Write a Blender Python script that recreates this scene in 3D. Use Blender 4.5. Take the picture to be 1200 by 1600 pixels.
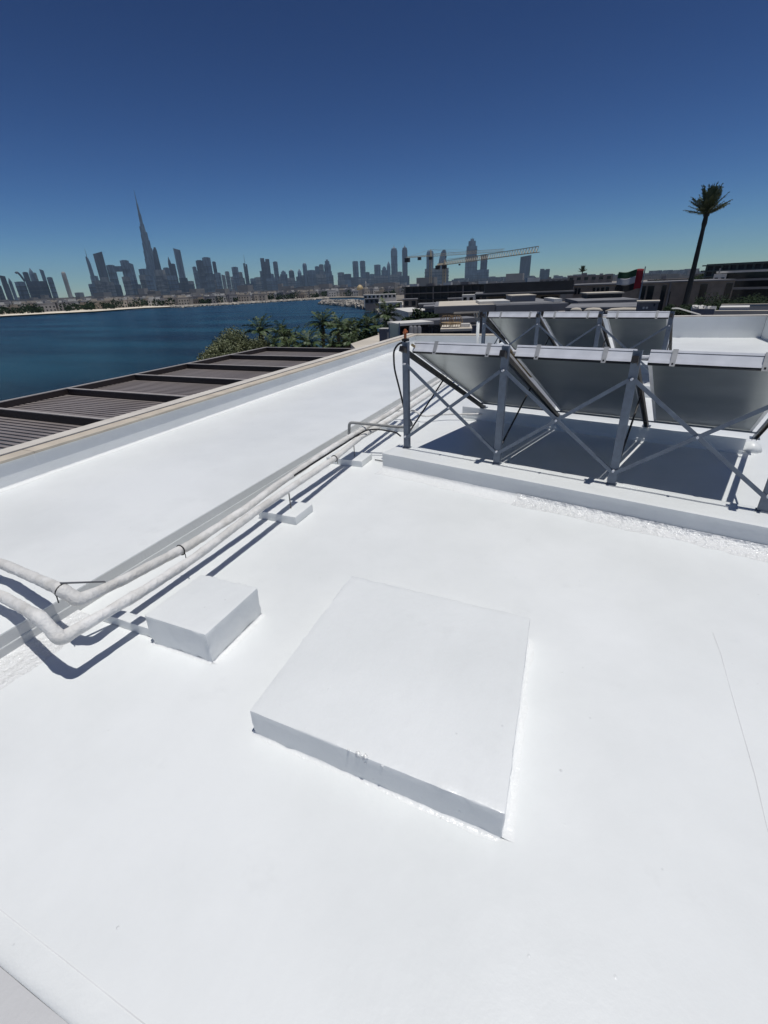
import bpy, bmesh, math, random
import numpy as np
from mathutils import Vector, Matrix, noise
from mathutils.geometry import tessellate_polygon

for o in list(bpy.data.objects):
    bpy.data.objects.remove(o, do_unlink=True)
S = bpy.context.scene
C = S.collection
R = math.radians

# ------------------------------------------------------------------ camera
CAMZ = 2.0
FPX = 709.97
ROT = Matrix(((0.919, 0.1452, -0.3666), (0.3927, -0.421, 0.8176), (-0.0356, -0.8954, -0.4439)))
cam = bpy.data.cameras.new('camera')
cam.sensor_fit = 'HORIZONTAL'
cam.sensor_width = 36
cam.lens = 36 * FPX / 1200
cam.clip_start = 0.05
cam.clip_end = 60000
camo = bpy.data.objects.new('camera', cam)
C.objects.link(camo)
M3 = Matrix([[ROT[i][0], -ROT[i][1], -ROT[i][2]] for i in range(3)])
camo.matrix_world = Matrix.Translation((0, 0, CAMZ)) @ M3.to_4x4()
S.camera = camo

# ------------------------------------------------------------------ sky, sun, exposure
SUN = Vector((0.98 * 0.173, -0.2 * 0.173, 1.0)).normalized()
SUN_EL = math.asin(SUN.z)
SUN_AZ = math.atan2(SUN.x, SUN.y)
w = bpy.data.worlds.new('World')
S.world = w
w.use_nodes = True
nt = w.node_tree
bg = nt.nodes['Background']
sky = nt.nodes.new('ShaderNodeTexSky')
sky.sky_type = 'NISHITA'
sky.sun_disc = False
sky.sun_elevation = SUN_EL
sky.sun_rotation = SUN_AZ
sky.altitude = 3000
sky.air_density = 1.25
sky.dust_density = 0.8
sky.ozone_density = 10.0
# the whole dome gets one even contrast curve (phone rendering of a deep blue sky)
vm = nt.nodes.new('ShaderNodeVectorMath'); vm.operation = 'MULTIPLY'; vm.inputs[1].default_value = (0.480, 0.476, 0.422)
gm = nt.nodes.new('ShaderNodeGamma'); gm.inputs[1].default_value = 2.0
nt.links.new(sky.outputs[0], vm.inputs[0]); nt.links.new(vm.outputs[0], gm.inputs[0]); nt.links.new(gm.outputs[0], bg.inputs[0])
bg.inputs[1].default_value = 0.05
sl = bpy.data.lights.new('sun', 'SUN')
sl.energy = 3.15
sl.angle = R(0.53)
sl.color = (1.0, 0.98, 0.94)
so = bpy.data.objects.new('sun', sl)
C.objects.link(so)
so.rotation_euler = SUN.to_track_quat('Z', 'Y').to_euler()
so.location = (0, 0, 60)
S.view_settings.view_transform = 'Standard'
S.view_settings.look = 'None'
S.view_settings.exposure = 0.0
S.view_settings.gamma = 1.0
S.view_settings.use_curve_mapping = False
S.render.engine = 'CYCLES'
cy = S.cycles
cy.use_denoising = True
cy.max_bounces = 10
cy.diffuse_bounces = 5
cy.glossy_bounces = 4
cy.volume_bounces = 1
cy.caustics_reflective = True
cy.blur_glossy = 0.3
cy.sample_clamp_indirect = 8

# ------------------------------------------------------------------ place helpers (metres, real distances)
def ray(px, py):
    return ROT @ Vector((px - 600, py - 800, FPX))
def gp(px, py, z):
    """point of the level z that is seen at a spot of the photograph"""
    v = ray(px, py); t = (z - CAMZ) / v.z
    return Vector((v.x * t, v.y * t, z))
def at(px, py, dist):
    """point at a plan distance from the camera"""
    v = ray(px, py); s = dist / math.hypot(v.x, v.y)
    return Vector((v.x * s, v.y * s, CAMZ + v.z * s))

# ------------------------------------------------------------------ materials
def rgb(r, g, b): return (r, g, b, 1)
MATS = {}
def mat(name, col, rough=0.6, col2=None, scale=3.0, metal=0.0, bump=0.0, bscale=40.0, coat=0.0, spec=0.5, detail=6, stretch=None, r2=None):
    if name in MATS: return MATS[name]
    m = bpy.data.materials.new(name); m.use_nodes = True
    n = m.node_tree; b = n.nodes['Principled BSDF']; L = n.links.new
    b.inputs['Roughness'].default_value = rough
    b.inputs['Metallic'].default_value = metal
    b.inputs['Coat Weight'].default_value = coat
    b.inputs['Specular IOR Level'].default_value = spec
    tc = n.nodes.new('ShaderNodeTexCoord')
    src = tc.outputs['Object']
    if stretch:
        mp = n.nodes.new('ShaderNodeMapping'); mp.inputs['Scale'].default_value = stretch
        L(src, mp.inputs[0]); src = mp.outputs[0]
    c2 = col2 or tuple(c * 0.82 for c in col)
    nz = n.nodes.new('ShaderNodeTexNoise'); nz.inputs['Scale'].default_value = scale; nz.inputs['Detail'].default_value = detail
    L(src, nz.inputs['Vector'])
    rp = n.nodes.new('ShaderNodeValToRGB')
    rp.color_ramp.elements[0].position = 0.35; rp.color_ramp.elements[0].color = (*c2, 1)
    rp.color_ramp.elements[1].position = 0.65; rp.color_ramp.elements[1].color = (*col, 1)
    L(nz.outputs['Fac'], rp.inputs[0]); L(rp.outputs[0], b.inputs['Base Color'])
    if r2 is not None:
        mr = n.nodes.new('ShaderNodeMapRange'); mr.inputs['To Min'].default_value = rough; mr.inputs['To Max'].default_value = r2
        L(nz.outputs['Fac'], mr.inputs[0]); L(mr.outputs[0], b.inputs['Roughness'])
    if bump:
        bz = n.nodes.new('ShaderNodeTexNoise'); bz.inputs['Scale'].default_value = bscale; bz.inputs['Detail'].default_value = 4
        L(src, bz.inputs['Vector'])
        bp = n.nodes.new('ShaderNodeBump'); bp.inputs['Strength'].default_value = bump; bp.inputs['Distance'].default_value = 0.02
        L(bz.outputs['Fac'], bp.inputs['Height']); L(bp.outputs[0], b.inputs['Normal'])
    MATS[name] = m
    return m

def membrane(name, gloss=0.34, lump=0.0, c1=(0.81, 0.828, 0.822), c2=(0.73, 0.75, 0.743)):
    """white liquid roofing membrane: faint cloudy tint, brush unevenness, pinholes, wet glossy specks"""
    m = bpy.data.materials.new(name); m.use_nodes = True
    n = m.node_tree; b = n.nodes['Principled BSDF']; L = n.links.new
    tc = n.nodes.new('ShaderNodeTexCoord'); src = tc.outputs['Object']
    def nz(sc, det=4, rg=0.5):
        q = n.nodes.new('ShaderNodeTexNoise'); q.inputs['Scale'].default_value = sc; q.inputs['Detail'].default_value = det
        q.inputs['Roughness'].default_value = rg; L(src, q.inputs['Vector']); return q.outputs['Fac']
    big = nz(0.55, 6, 0.62)
    rp = n.nodes.new('ShaderNodeValToRGB')
    rp.color_ramp.elements[0].position = 0.36; rp.color_ramp.elements[0].color = (*c2, 1)
    rp.color_ramp.elements[1].position = 0.62; rp.color_ramp.elements[1].color = (*c1, 1)
    L(big, rp.inputs[0])
    # faint dust specks and scuffs
    vo = n.nodes.new('ShaderNodeTexVoronoi'); vo.inputs['Scale'].default_value = 5.0; L(src, vo.inputs['Vector'])
    sp = n.nodes.new('ShaderNodeMapRange'); sp.inputs['From Min'].default_value = 0.02; sp.inputs['From Max'].default_value = 0.035
    sp.inputs['To Min'].default_value = 0.86; sp.inputs['To Max'].default_value = 1.0
    L(vo.outputs['Distance'], sp.inputs[0])
    scf = n.nodes.new('ShaderNodeMapRange'); scf.inputs['From Min'].default_value = 0.60; scf.inputs['From Max'].default_value = 0.78
    scf.inputs['To Min'].default_value = 1.0; scf.inputs['To Max'].default_value = 0.93
    L(nz(2.6, 9, 0.7), scf.inputs[0])
    mu = n.nodes.new('ShaderNodeMath'); mu.operation = 'MULTIPLY'; L(sp.outputs[0], mu.inputs[0]); L(scf.outputs[0], mu.inputs[1])
    mx = n.nodes.new('ShaderNodeMix'); mx.data_type = 'RGBA'; mx.blend_type = 'MULTIPLY'; mx.inputs['Factor'].default_value = 1
    L(rp.outputs[0], mx.inputs[6]); L(mu.outputs[0], mx.inputs[7]); L(mx.outputs[2], b.inputs['Base Color'])
    mr = n.nodes.new('ShaderNodeMapRange'); mr.inputs['To Min'].default_value = gloss - 0.06; mr.inputs['To Max'].default_value = gloss + 0.12
    L(nz(1.7, 5), mr.inputs[0]); L(mr.outputs[0], b.inputs['Roughness'])
    # height: undulation + roller stipple + isolated blobs
    h1 = nz(1.3, 3); h2 = nz(70, 3); h3 = nz(21, 4)
    v2 = n.nodes.new('ShaderNodeTexVoronoi'); v2.inputs['Scale'].default_value = 7.3; v2.inputs['Randomness'].default_value = 1; L(src, v2.inputs['Vector'])
    bl = n.nodes.new('ShaderNodeMapRange'); bl.inputs['From Min'].default_value = 0.0; bl.inputs['From Max'].default_value = 0.05
    bl.inputs['To Min'].default_value = 1.0; bl.inputs['To Max'].default_value = 0.0; L(v2.outputs['Distance'], bl.inputs[0])
    def sc(a, k):
        q = n.nodes.new('ShaderNodeMath'); q.operation = 'MULTIPLY'; q.inputs[1].default_value = k; L(a, q.inputs[0]); return q.outputs[0]
    def ad(a, c):
        q = n.nodes.new('ShaderNodeMath'); q.operation = 'ADD'; L(a, q.inputs[0]); L(c, q.inputs[1]); return q.outputs[0]
    pm_ = n.nodes.new('ShaderNodeMapRange'); pm_.inputs['From Min'].default_value = 0.50; pm_.inputs['From Max'].default_value = 0.60
    L(nz(0.9, 3), pm_.inputs[0])
    bm_ = n.nodes.new('ShaderNodeMath'); bm_.operation = 'MULTIPLY'; L(bl.outputs[0], bm_.inputs[0]); L(pm_.outputs[0], bm_.inputs[1]); blm = bm_.outputs[0]
    h = ad(ad(sc(h1, 0.012), sc(h2, 0.0004 + lump * 0.0022)), ad(sc(h3, 0.0010 + lump * 0.012), sc(blm, 0.006)))
    bp = n.nodes.new('ShaderNodeBump'); bp.inputs['Distance'].default_value = 1.0; bp.inputs['Strength'].default_value = 1.0
    L(h, bp.inputs['Height']); L(bp.outputs[0], b.inputs['Normal'])
    b.inputs['Coat Weight'].default_value = 0.10; b.inputs['Coat Roughness'].default_value = 0.06; b.inputs['Specular IOR Level'].default_value = 0.40
    L(bp.outputs[0], b.inputs['Coat Normal'])
    MATS[name] = m
    return m

M_DECK = membrane('white_roof_membrane')
M_BLOCK = membrane('white_painted_block', 0.3, 0.15)
M_COVE = membrane('thick_brushed_membrane', 0.12, 2.8, (0.80, 0.805, 0.80), (0.74, 0.75, 0.74))
M_EDGE = membrane('greyer_edge_facing', 0.45, 0.2, (0.62, 0.625, 0.615), (0.55, 0.56, 0.55))  # greyer tone for the strips on the platform's side
M_GLOSSY = membrane('glossy_sealant_fillet', 0.18, 0.6, (0.82, 0.83, 0.82), (0.78, 0.79, 0.78))
M_GREYTOP = membrane('grey_primed_screed', 0.5, 0.2, (0.60, 0.60, 0.60), (0.54, 0.54, 0.54))
M_CREAM = mat('cream_coping_stone', (0.60, 0.53, 0.43), 0.75, (0.50, 0.44, 0.36), 4, bump=0.15)
M_CREAM2 = mat('pale_coping_render', (0.64, 0.60, 0.54), 0.8, (0.55, 0.51, 0.46), 3, bump=0.15)
M_GAP = mat('dark_joint', (0.03, 0.03, 0.03), 0.9)
M_STEEL = mat('galvanised_steel', (0.165, 0.20, 0.25), 0.42, (0.13, 0.155, 0.20), 14, metal=0.4, bump=0.05, bscale=120)
M_STEEL_L = mat('bright_aluminium', (0.80, 0.81, 0.84), 0.35, (0.72, 0.73, 0.76), 9, metal=0.05, bump=0.03)
M_RAIL = mat('shaded_rail_inside', (0.055, 0.055, 0.055), 0.6, (0.10, 0.09, 0.075), 6)  # shade inside the open channel, put into the colour
M_CLIP = mat('aluminium_clip', (0.55, 0.55, 0.54), 0.5, (0.46, 0.46, 0.45), 20, metal=0.5)
M_BACK = mat('panel_back_sheet', (0.37, 0.40, 0.405), 0.28, (0.28, 0.31, 0.315), 1.6, metal=0.82, bump=0.06, bscale=3, r2=0.40)
M_GLASS = mat('collector_glass', (0.01, 0.012, 0.02), 0.08, (0.012, 0.014, 0.022), 3)
M_BLACK = mat('black_rubber', (0.012, 0.012, 0.013), 0.5, bump=0.1)
M_COPPER = mat('orange_brass_fitting', (0.55, 0.16, 0.06), 0.4, (0.35, 0.12, 0.05), 30, metal=0.3)
M_BRAIDED = mat('yellowed_sealant', (0.30, 0.22, 0.10), 0.7, (0.16, 0.12, 0.07), 30)
M_WRAP = mat('dirty_white_pipe_wrap', (0.80, 0.79, 0.765), 0.6, (0.62, 0.605, 0.57), 6, bump=0.6, bscale=34, detail=12)
M_TIE = mat('black_cable_tie', (0.02, 0.02, 0.02), 0.5)
M_ROD = mat('grey_threaded_rod', (0.18, 0.18, 0.18), 0.5, metal=0.5)
M_CONDUIT = mat('grey_conduit', (0.34, 0.34, 0.33), 0.55, (0.25, 0.25, 0.24), 20)
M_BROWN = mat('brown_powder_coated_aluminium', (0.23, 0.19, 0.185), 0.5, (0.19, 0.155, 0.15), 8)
M_BROWN_EDGE = mat('sunlit_pergola_top', (0.42, 0.385, 0.36), 0.5, (0.34, 0.31, 0.285), 8)  # sunlight on the beam tops, put in as a paler colour
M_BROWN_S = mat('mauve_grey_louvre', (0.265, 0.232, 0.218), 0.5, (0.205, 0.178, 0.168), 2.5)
M_BROWN_D = mat('shaded_pergola_frame', (0.045, 0.033, 0.03), 0.55)  # unlit beam sides: their shade is in the colour, posts share it

# ------------------------------------------------------------------ mesh building
class MB:
    def __init__(s): s.v = []; s.f = []; s.m = []
    def add(s, vs, fs, mi=0):
        k = len(s.v); s.v += [tuple(p) for p in vs]
        for f in fs: s.f.append(tuple(i + k for i in f)); s.m.append(mi)
        return s
    def box(s, x0, x1, y0, y1, z0, z1, mi=0, T=None):
        vs = [Vector((x, y, z)) for z in (z0, z1) for y in (y0, y1) for x in (x0, x1)]
        if T is not None: vs = [T @ v for v in vs]
        return s.add(vs, [(0, 2, 3, 1), (4, 5, 7, 6), (0, 1, 5, 4), (2, 6, 7, 3), (0, 4, 6, 2), (1, 3, 7, 5)], mi)
    def bar(s, p, q, wd, th, up=(0, 0, 1), mi=0):
        p = Vector(p); q = Vector(q); d = q - p; L = d.length; d.normalize()
        up = Vector(up); x = d.cross(up)
        if x.length < 1e-5: x = d.cross(Vector((1, 0, 0)))
        x.normalize(); z = x.cross(d)
        T = Matrix(((x.x, d.x, z.x, p.x), (x.y, d.y, z.y, p.y), (x.z, d.z, z.z, p.z), (0, 0, 0, 1)))
        return s.box(-wd / 2, wd / 2, 0, L, -th / 2, th / 2, mi, T)
    def prism(s, poly, z0, z1, mi=0):
        n = len(poly)
        vs = [(x, y, z0) for x, y in poly] + [(x, y, z1) for x, y in poly]
        fs = [tuple(range(n - 1, -1, -1)), tuple(range(n, 2 * n))] + [(i, (i + 1) % n, n + (i + 1) % n, n + i) for i in range(n)]
        return s.add(vs, fs, mi)
    def taper(s, rings, mi=0, caps=True):
        """rings: list of equal-length lists of points"""
        n = len(rings[0]); vs = [p for r in rings for p in r]; fs = []
        for k in range(len(rings) - 1):
            for i in range(n):
                j = (i + 1) % n; fs.append((k * n + i, k * n + j, (k + 1) * n + j, (k + 1) * n + i))
        if caps: fs += [tuple(range(n - 1, -1, -1)), tuple((len(rings) - 1) * n + i for i in range(n))]
        return s.add(vs, fs, mi)
    def tube(s, pts, r, n=10, mi=0, rf=None, caps=True):
        pts = [Vector(p) for p in pts]; rings = []; prev = None
        for i, p in enumerate(pts):
            a = pts[max(0, i - 1)]; b = pts[min(len(pts) - 1, i + 1)]
            t = (b - a).normalized()
            if prev is None:
                x = t.cross(Vector((0, 0, 1)))
                if x.length < 1e-3: x = t.cross(Vector((1, 0, 0)))
            else: x = prev - t * prev.dot(t)
            x.normalize(); prev = x; y = t.cross(x)
            rr = r[i] if isinstance(r, (list, tuple)) else r
            ring = []
            for k in range(n):
                a2 = 2 * math.pi * k / n
                q = rr * (rf(i, k) if rf else 1)
                ring.append(p + x * math.cos(a2) * q + y * math.sin(a2) * q)
            rings.append(ring)
        return s.taper(rings, mi, caps)
    def build(s, name, mats, parent=None, smooth=False, bevel=0, kind=None, loc=None, rot=0):
        me = bpy.data.meshes.new(name); me.from_pydata(s.v, [], s.f)
        if not isinstance(mats, (list, tuple)): mats = [mats]
        for m in mats: me.materials.append(m)
        me.polygons.foreach_set('material_index', s.m)
        bm = bmesh.new(); bm.from_mesh(me)
        bmesh.ops.recalc_face_normals(bm, faces=bm.faces)
        if bevel:
            bmesh.ops.bevel(bm, geom=list(bm.edges), offset=bevel, segments=2, affect='EDGES', profile=0.6)
        bm.to_mesh(me); bm.free()
        if smooth:
            me.polygons.foreach_set('use_smooth', [True] * len(me.polygons))
        me.update()
        o = bpy.data.objects.new(name, me); C.objects.link(o)
        if parent is not None: o.parent = parent
        if loc is not None: o.location = loc
        o.rotation_euler.z = rot
        if kind: o['kind'] = kind
        return o

def tag(o, label, cat=None, group=None):
    o['label'] = label
    if cat: o['category'] = cat
    if group: o['group'] = group
    return o
def thing(name, label, cat, loc=(0, 0, 0), rz=0, group=None):
    o = bpy.data.objects.new(name, None); C.objects.link(o)
    o.location = loc; o.rotation_euler.z = rz; o.empty_display_size = 0.2
    return tag(o, label, cat, group)
def kids(o): return [c for c in bpy.data.objects if c.parent == o]
def copy_tree(o, parent=None):
    c = o.copy(); C.objects.link(c); c.parent = parent
    for ch in kids(o): copy_tree(ch, c)
    return c

def rough_box(name, x0, x1, y0, y1, z0, z1, m, parent=None, amp=0.002, step=0.05, bev=0.008, chips=0.0, loc=None, rot=0):
    """hand-plastered block: bevelled, slightly wavy, with blobby paint at the arrises"""
    bm = bmesh.new()
    bmesh.ops.create_cube(bm, size=1)
    for v in bm.verts:
        v.co = Vector(((x0 + x1) / 2 + v.co.x * (x1 - x0), (y0 + y1) / 2 + v.co.y * (y1 - y0), (z0 + z1) / 2 + v.co.z * (z1 - z0)))
    for ax, a, b_ in ((0, x0, x1), (1, y0, y1), (2, z0, z1)):
        n = max(1, min(90, int((b_ - a) / step)))
        for i in range(1, n):
            no = [0, 0, 0]; no[ax] = 1; co = [0, 0, 0]; co[ax] = a + (b_ - a) * i / n
            bmesh.ops.bisect_plane(bm, geom=bm.verts[:] + bm.edges[:] + bm.faces[:], plane_co=co, plane_no=no)
    sharp = [e for e in bm.edges if len(e.link_faces) == 2 and e.calc_face_angle(0) > 0.8]
    bmesh.ops.bevel(bm, geom=sharp, offset=bev, segments=2, affect='EDGES', profile=0.6)
    bm.normal_update()
    lo = Vector((x0, y0, z0)); hi = Vector((x1, y1, z1))
    for v in bm.verts:
        p = v.co
        near = sum(1 for i in range(3) if min(abs(p[i] - lo[i]), abs(hi[i] - p[i])) < bev * 1.6)
        q = noise.noise(p * 5) * amp * 1.5 + noise.noise(p * 23) * amp
        if near >= 2 and chips: q += max(0, noise.noise(p * 31 + Vector((7, 3, 1)))) ** 2 * chips - max(0, noise.noise(p * 17)) * chips * 0.5
        v.co = p + v.normal * q
    me = bpy.data.meshes.new(name); bm.to_mesh(me); bm.free(); me.materials.append(m)
    me.polygons.foreach_set('use_smooth', [True] * len(me.polygons))
    o = bpy.data.objects.new(name, me); C.objects.link(o)
    try: me.set_sharp_from_angle(angle=R(50))
    except Exception: pass
    if parent is not None: o.parent = parent
    if loc is not None: o.location = loc
    o.rotation_euler.z = rot
    return o

def cove(name, p0, p1, out, r, h, m, parent=None, lump=0.003, step=0.03, wob=0.15, end0=False):
    """concave painted fillet along a wall base: from p0 to p1 at floor level, spreading to `out`"""
    p0 = Vector(p0); p1 = Vector(p1); out = Vector(out).normalized()
    L = (p1 - p0).length; n = max(2, int(L / step)); mb = MB(); K = 7
    rows = []
    for i in range(n + 1):
        t = i / n; p = p0.lerp(p1, t); rows.append([])
        ww = 1 + wob * noise.noise(p * 2.1) * 2 + wob * noise.noise(p * 9)
        for k in range(K + 1):
            a = k / K * math.pi / 2
            x = r * ww * (1 - math.sin(a)); z = h * (1 - math.cos(a))
            q = p + out * x + Vector((0, 0, z + 0.0004))
            if 0 < k < K: q += Vector((0, 0, 1)) * abs(noise.noise(q * 25)) * lump + Vector((0, 0, 1)) * abs(noise.noise(q * 60)) * lump * 0.5
            rows[-1].append(q)
    vs = [q for r_ in rows for q in r_]; fs = []
    for i in range(n):
        for k in range(K):
            a = i * (K + 1) + k; fs.append((a, a + 1, a + K + 2, a + K + 1))
    mb.add(vs, fs)
    return mb.build(name, m, parent, smooth=True)

# ================================================================== SETTING: water, land, haze
def water_mat():
    m = bpy.data.materials.new('sea_water'); m.use_nodes = True
    n = m.node_tree; b = n.nodes['Principled BSDF']; L = n.links.new
    b.inputs['Roughness'].default_value = 0.25; b.inputs['IOR'].default_value = 1.33; b.inputs['Specular IOR Level'].default_value = 0.36
    tc = n.nodes.new('ShaderNodeTexCoord')
    mp = n.nodes.new('ShaderNodeMapping'); mp.inputs['Scale'].default_value = (0.012, 0.05, 1); mp.inputs['Rotation'].default_value = (0, 0, R(-35))
    L(tc.outputs['Object'], mp.inputs[0])
    a = n.nodes.new('ShaderNodeTexNoise'); a.inputs['Scale'].default_value = 1.0; a.inputs['Detail'].default_value = 7; L(mp.outputs[0], a.inputs['Vector'])
    rp = n.nodes.new('ShaderNodeValToRGB')
    rp.color_ramp.elements[0].position = 0.38; rp.color_ramp.elements[0].color = rgb(0.001, 0.010, 0.018)
    rp.color_ramp.elements[1].position = 0.64; rp.color_ramp.elements[1].color = rgb(0.008, 0.050, 0.074)
    L(a.outputs['Fac'], rp.inputs[0]); L(rp.outputs[0], b.inputs['Base Color'])
    mp2 = n.nodes.new('ShaderNodeMapping'); mp2.inputs['Scale'].default_value = (0.5, 1.1, 1); mp2.inputs['Rotation'].default_value = (0, 0, R(-35))
    L(tc.outputs['Object'], mp2.inputs[0])
    c = n.nodes.new('ShaderNodeTexNoise'); c.inputs['Scale'].default_value = 1.0; c.inputs['Detail'].default_value = 8; c.inputs['Roughness'].default_value = 0.65; L(mp2.outputs[0], c.inputs['Vector'])
    bp = n.nodes.new('ShaderNodeBump'); bp.inputs['Strength'].default_value = 1.0; bp.inputs['Distance'].default_value = 0.55
    L(c.outputs['Fac'], bp.inputs['Height']); L(bp.outputs[0], b.inputs['Normal'])
    return m
def disc(r, n=64, cx=0, cy=0): return [(cx + r * math.cos(2 * math.pi * i / n), cy + r * math.sin(2 * math.pi * i / n)) for i in range(n)]
FAR = 15000
mb = MB(); mb.add([(x, y, -10) for x, y in disc(FAR)], [tuple(range(64))])
mb.build('water', water_mat(), kind='structure')

M_LAND = mat('sandy_urban_ground', (0.30, 0.26, 0.21), 0.9, (0.17, 0.155, 0.13), 0.02, detail=12)
M_SAND = mat('beach_sand', (0.78, 0.70, 0.57), 0.9, (0.70, 0.62, 0.50), 0.05)
M_ROCK = mat('breakwater_rock', (0.40, 0.37, 0.33), 0.9, (0.24, 0.22, 0.19), 0.8, bump=0.5, bscale=2)
shore_px = [(513, 466.5), (460, 470), (400, 473.5), (340, 477), (280, 480.5), (225, 482.5), (150, 487.7), (75, 491.5), (0, 495.5), (-120, 503), (-300, 520)]
shore = [gp(x, y, -10) for x, y in shore_px]
near_shore = [(-40, -400), (-40, 40), (-45, 90), (-62, 150), (-87, 202), (-112, 300), (-195, 450), (-262, 550), (-300, 600)]
ring = [p for p in disc(FAR - 20, 96)]
# ring part from the left far side clockwise round to the south
def angle_of(p): return math.atan2(p[1], p[0])
start = angle_of(shore[-1]); 
ringpts = []
N = 90
a0 = start; a1 = -math.pi / 2 + 0.03
for i in range(N + 1):
    a = a0 + (a1 - a0) * i / N
    ringpts.append(((FAR - 20) * math.cos(a), (FAR - 20) * math.sin(a)))
poly = [Vector((x, y, -9.0)) for x, y in near_shore] + [Vector((p.x, p.y, -9.0)) for p in shore] + [Vector((x, y, -9.0)) for x, y in ringpts]
tri = tessellate_polygon([poly])
mb = MB(); mb.add(poly, [tuple(t) for t in tri])
n0 = len(poly)
edge = [poly[i] for i in range(len(near_shore) + len(shore))]
lo = [Vector((p.x, p.y, -10.6)) for p in edge]
mb.add(edge + lo, [(i, i + 1, len(edge) + i + 1, len(edge) + i) for i in range(len(edge) - 1)])
mb.build('ground', M_LAND, kind='structure')

def strip_between(name, seaward, inland, m, z0, z1, kind='structure'):
    mb = MB(); n = len(seaward)
    vs = [Vector((p.x, p.y, z0)) for p in seaward] + [Vector((p.x, p.y, z1)) for p in inland]
    mb.add(vs, [(i, i + 1, n + i + 1, n + i) for i in range(n - 1)])
    return mb.build(name, m, kind=kind)
sea = [(268, 480.6), (225, 482.2), (190, 484.9), (150, 487.9), (75, 491.7), (0, 495.7), (-120, 503.2), (-300, 520.2)]
inl = [(268, 478.5), (225, 478.2), (190, 480), (150, 482), (75, 486.3), (0, 490), (-120, 496), (-300, 512)]
strip_between('beach', [gp(x, y, -9.9) for x, y in sea], [gp(x, y, -8.7) for x, y in inl], M_SAND, -8.96, -8.6)
# low rock revetment that carries on where the sand ends
mb = MB(); rnd = random.Random(4)
for i in range(900):
    t = rnd.random(); x = 268 + t * 246
    y = np.interp(x, [268, 280, 340, 400, 460, 514], [480.4, 480.3, 476.9, 473.4, 469.9, 466.5]) - rnd.random() * 1.2
    p = gp(x, float(y), -9.6); s_ = rnd.uniform(0.8, 2.0)
    T = Matrix.Translation(p) @ Matrix.Rotation(rnd.random() * 6, 4, 'Z') @ Matrix.Rotation(rnd.random(), 4, 'X')
    mb.box(-s_, s_, -s_ * .7, s_ * .7, -s_ * .5, s_ * .5, 0, T)
mb.build('shore_rocks', mat('pale_rock', (0.46, 0.42, 0.36), 0.9, (0.30, 0.27, 0.23), 0.8), kind='stuff')

# haze: one closed box of even thin air round everything
hb = MB(); hb.box(-15200, 15200, -15200, 15200, -12, 860)
hm = bpy.data.materials.new('thin_haze'); hm.use_nodes = True
hn = hm.node_tree; hn.nodes.clear()
ho = hn.nodes.new('ShaderNodeOutputMaterial'); hv = hn.nodes.new('ShaderNodeVolumePrincipled')
hv.inputs['Color'].default_value = rgb(0.54, 0.75, 1.0); hv.inputs['Density'].default_value = 0.000037
hv.inputs['Anisotropy'].default_value = 0.0
hn.links.new(hv.outputs[0], ho.inputs['Volume'])
hz = hb.build('haze', hm, kind='stuff')

# ================================================================== OUR ROOF
deck = MB(); deck.box(-3.1, 5.6, -3.0, 20.0, -8.9, 0.0)
deck.build('roof_deck', M_DECK, kind='structure')
plat = MB()
plat.box(-6.06, -3.1, -3.0, 16.0, -8.9, 0.158)
platform = plat.build('roof_platform', M_DECK, kind='structure')
# two-step painted edge of the platform
mb = MB(); mb.box(-3.099, -3.094, -3.0, 15.99, 0.001, 0.075)
lip = mb.build('edge_lap', M_DECK, platform)
cove('edge_cove', (-3.093, -3, 0), (-3.093, 1.5, 0), (1, 0, 0), 0.26, 0.016, M_COVE, platform, 0.007)
mb = MB(); mb.box(-3.0935, -3.091, -3.0, 15.98, 0.0015, 0.070); mb.build('edge_facing', M_EDGE, platform)
mb = MB(); mb.box(-3.0995, -3.0975, -3.0, 15.98, 0.078, 0.150); mb.build('edge_facing', M_EDGE, platform)

# left parapet
par = thing('parapet_wall', 'long low parapet with cream two-strip coping between the white roof and the louvred pergola', 'parapet', (-5.85, 6.5, 0.15))
def loc_build(mb, name, m, root, **k):
    o = mb.build(name, m, None, **k); o.parent = root; o.matrix_parent_inverse = Matrix.Translation(-Vector(root.location)); return o
mb = MB(); mb.box(-6.055, -5.69, -3.0, 16.35, 0.151, 0.435); loc_build(mb, 'wall', M_BLOCK, par)
mb = MB()
for k in range(13):
    y0 = -3 + k * 1.49; mb.box(-5.865, -5.665, y0, y0 + 1.484, 0.436, 0.462)
loc_build(mb, 'inner_coping', M_CREAM, par)
mb = MB(); mb.box(-6.10, -5.885, -3.0, 16.36, 0.436, 0.474); loc_build(mb, 'outer_coping', M_CREAM2, par)
mb = MB(); mb.box(-5.885, -5.865, -3.0, 16.35, 0.436, 0.444); loc_build(mb, 'coping_joint', M_GAP, par)
c_ = cove('wall_cove', (-5.69, -3, 0.158), (-5.69, 15.98, 0.158), (1, 0, 0), 0.07, 0.025, M_GLOSSY, None, 0.001, 0.12)
c_.parent = par; c_.matrix_parent_inverse = Matrix.Translation(-Vector(par.location))

# far parapet behind the platform, and the return step
fp = thing('parapet_wall', 'short cream topped parapet at the far end of the raised platform, left of the far collectors', 'parapet', (-4.3, 16.1, 0.15))
mb = MB(); mb.box(-5.69, -2.86, 16.0, 16.32, 0.0, 0.43); loc_build(mb, 'wall', M_BLOCK, fp)
mb = MB(); mb.box(-5.66, -2.83, 15.98, 16.36, 0.431, 0.465); loc_build(mb, 'coping', M_CREAM, fp)
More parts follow.
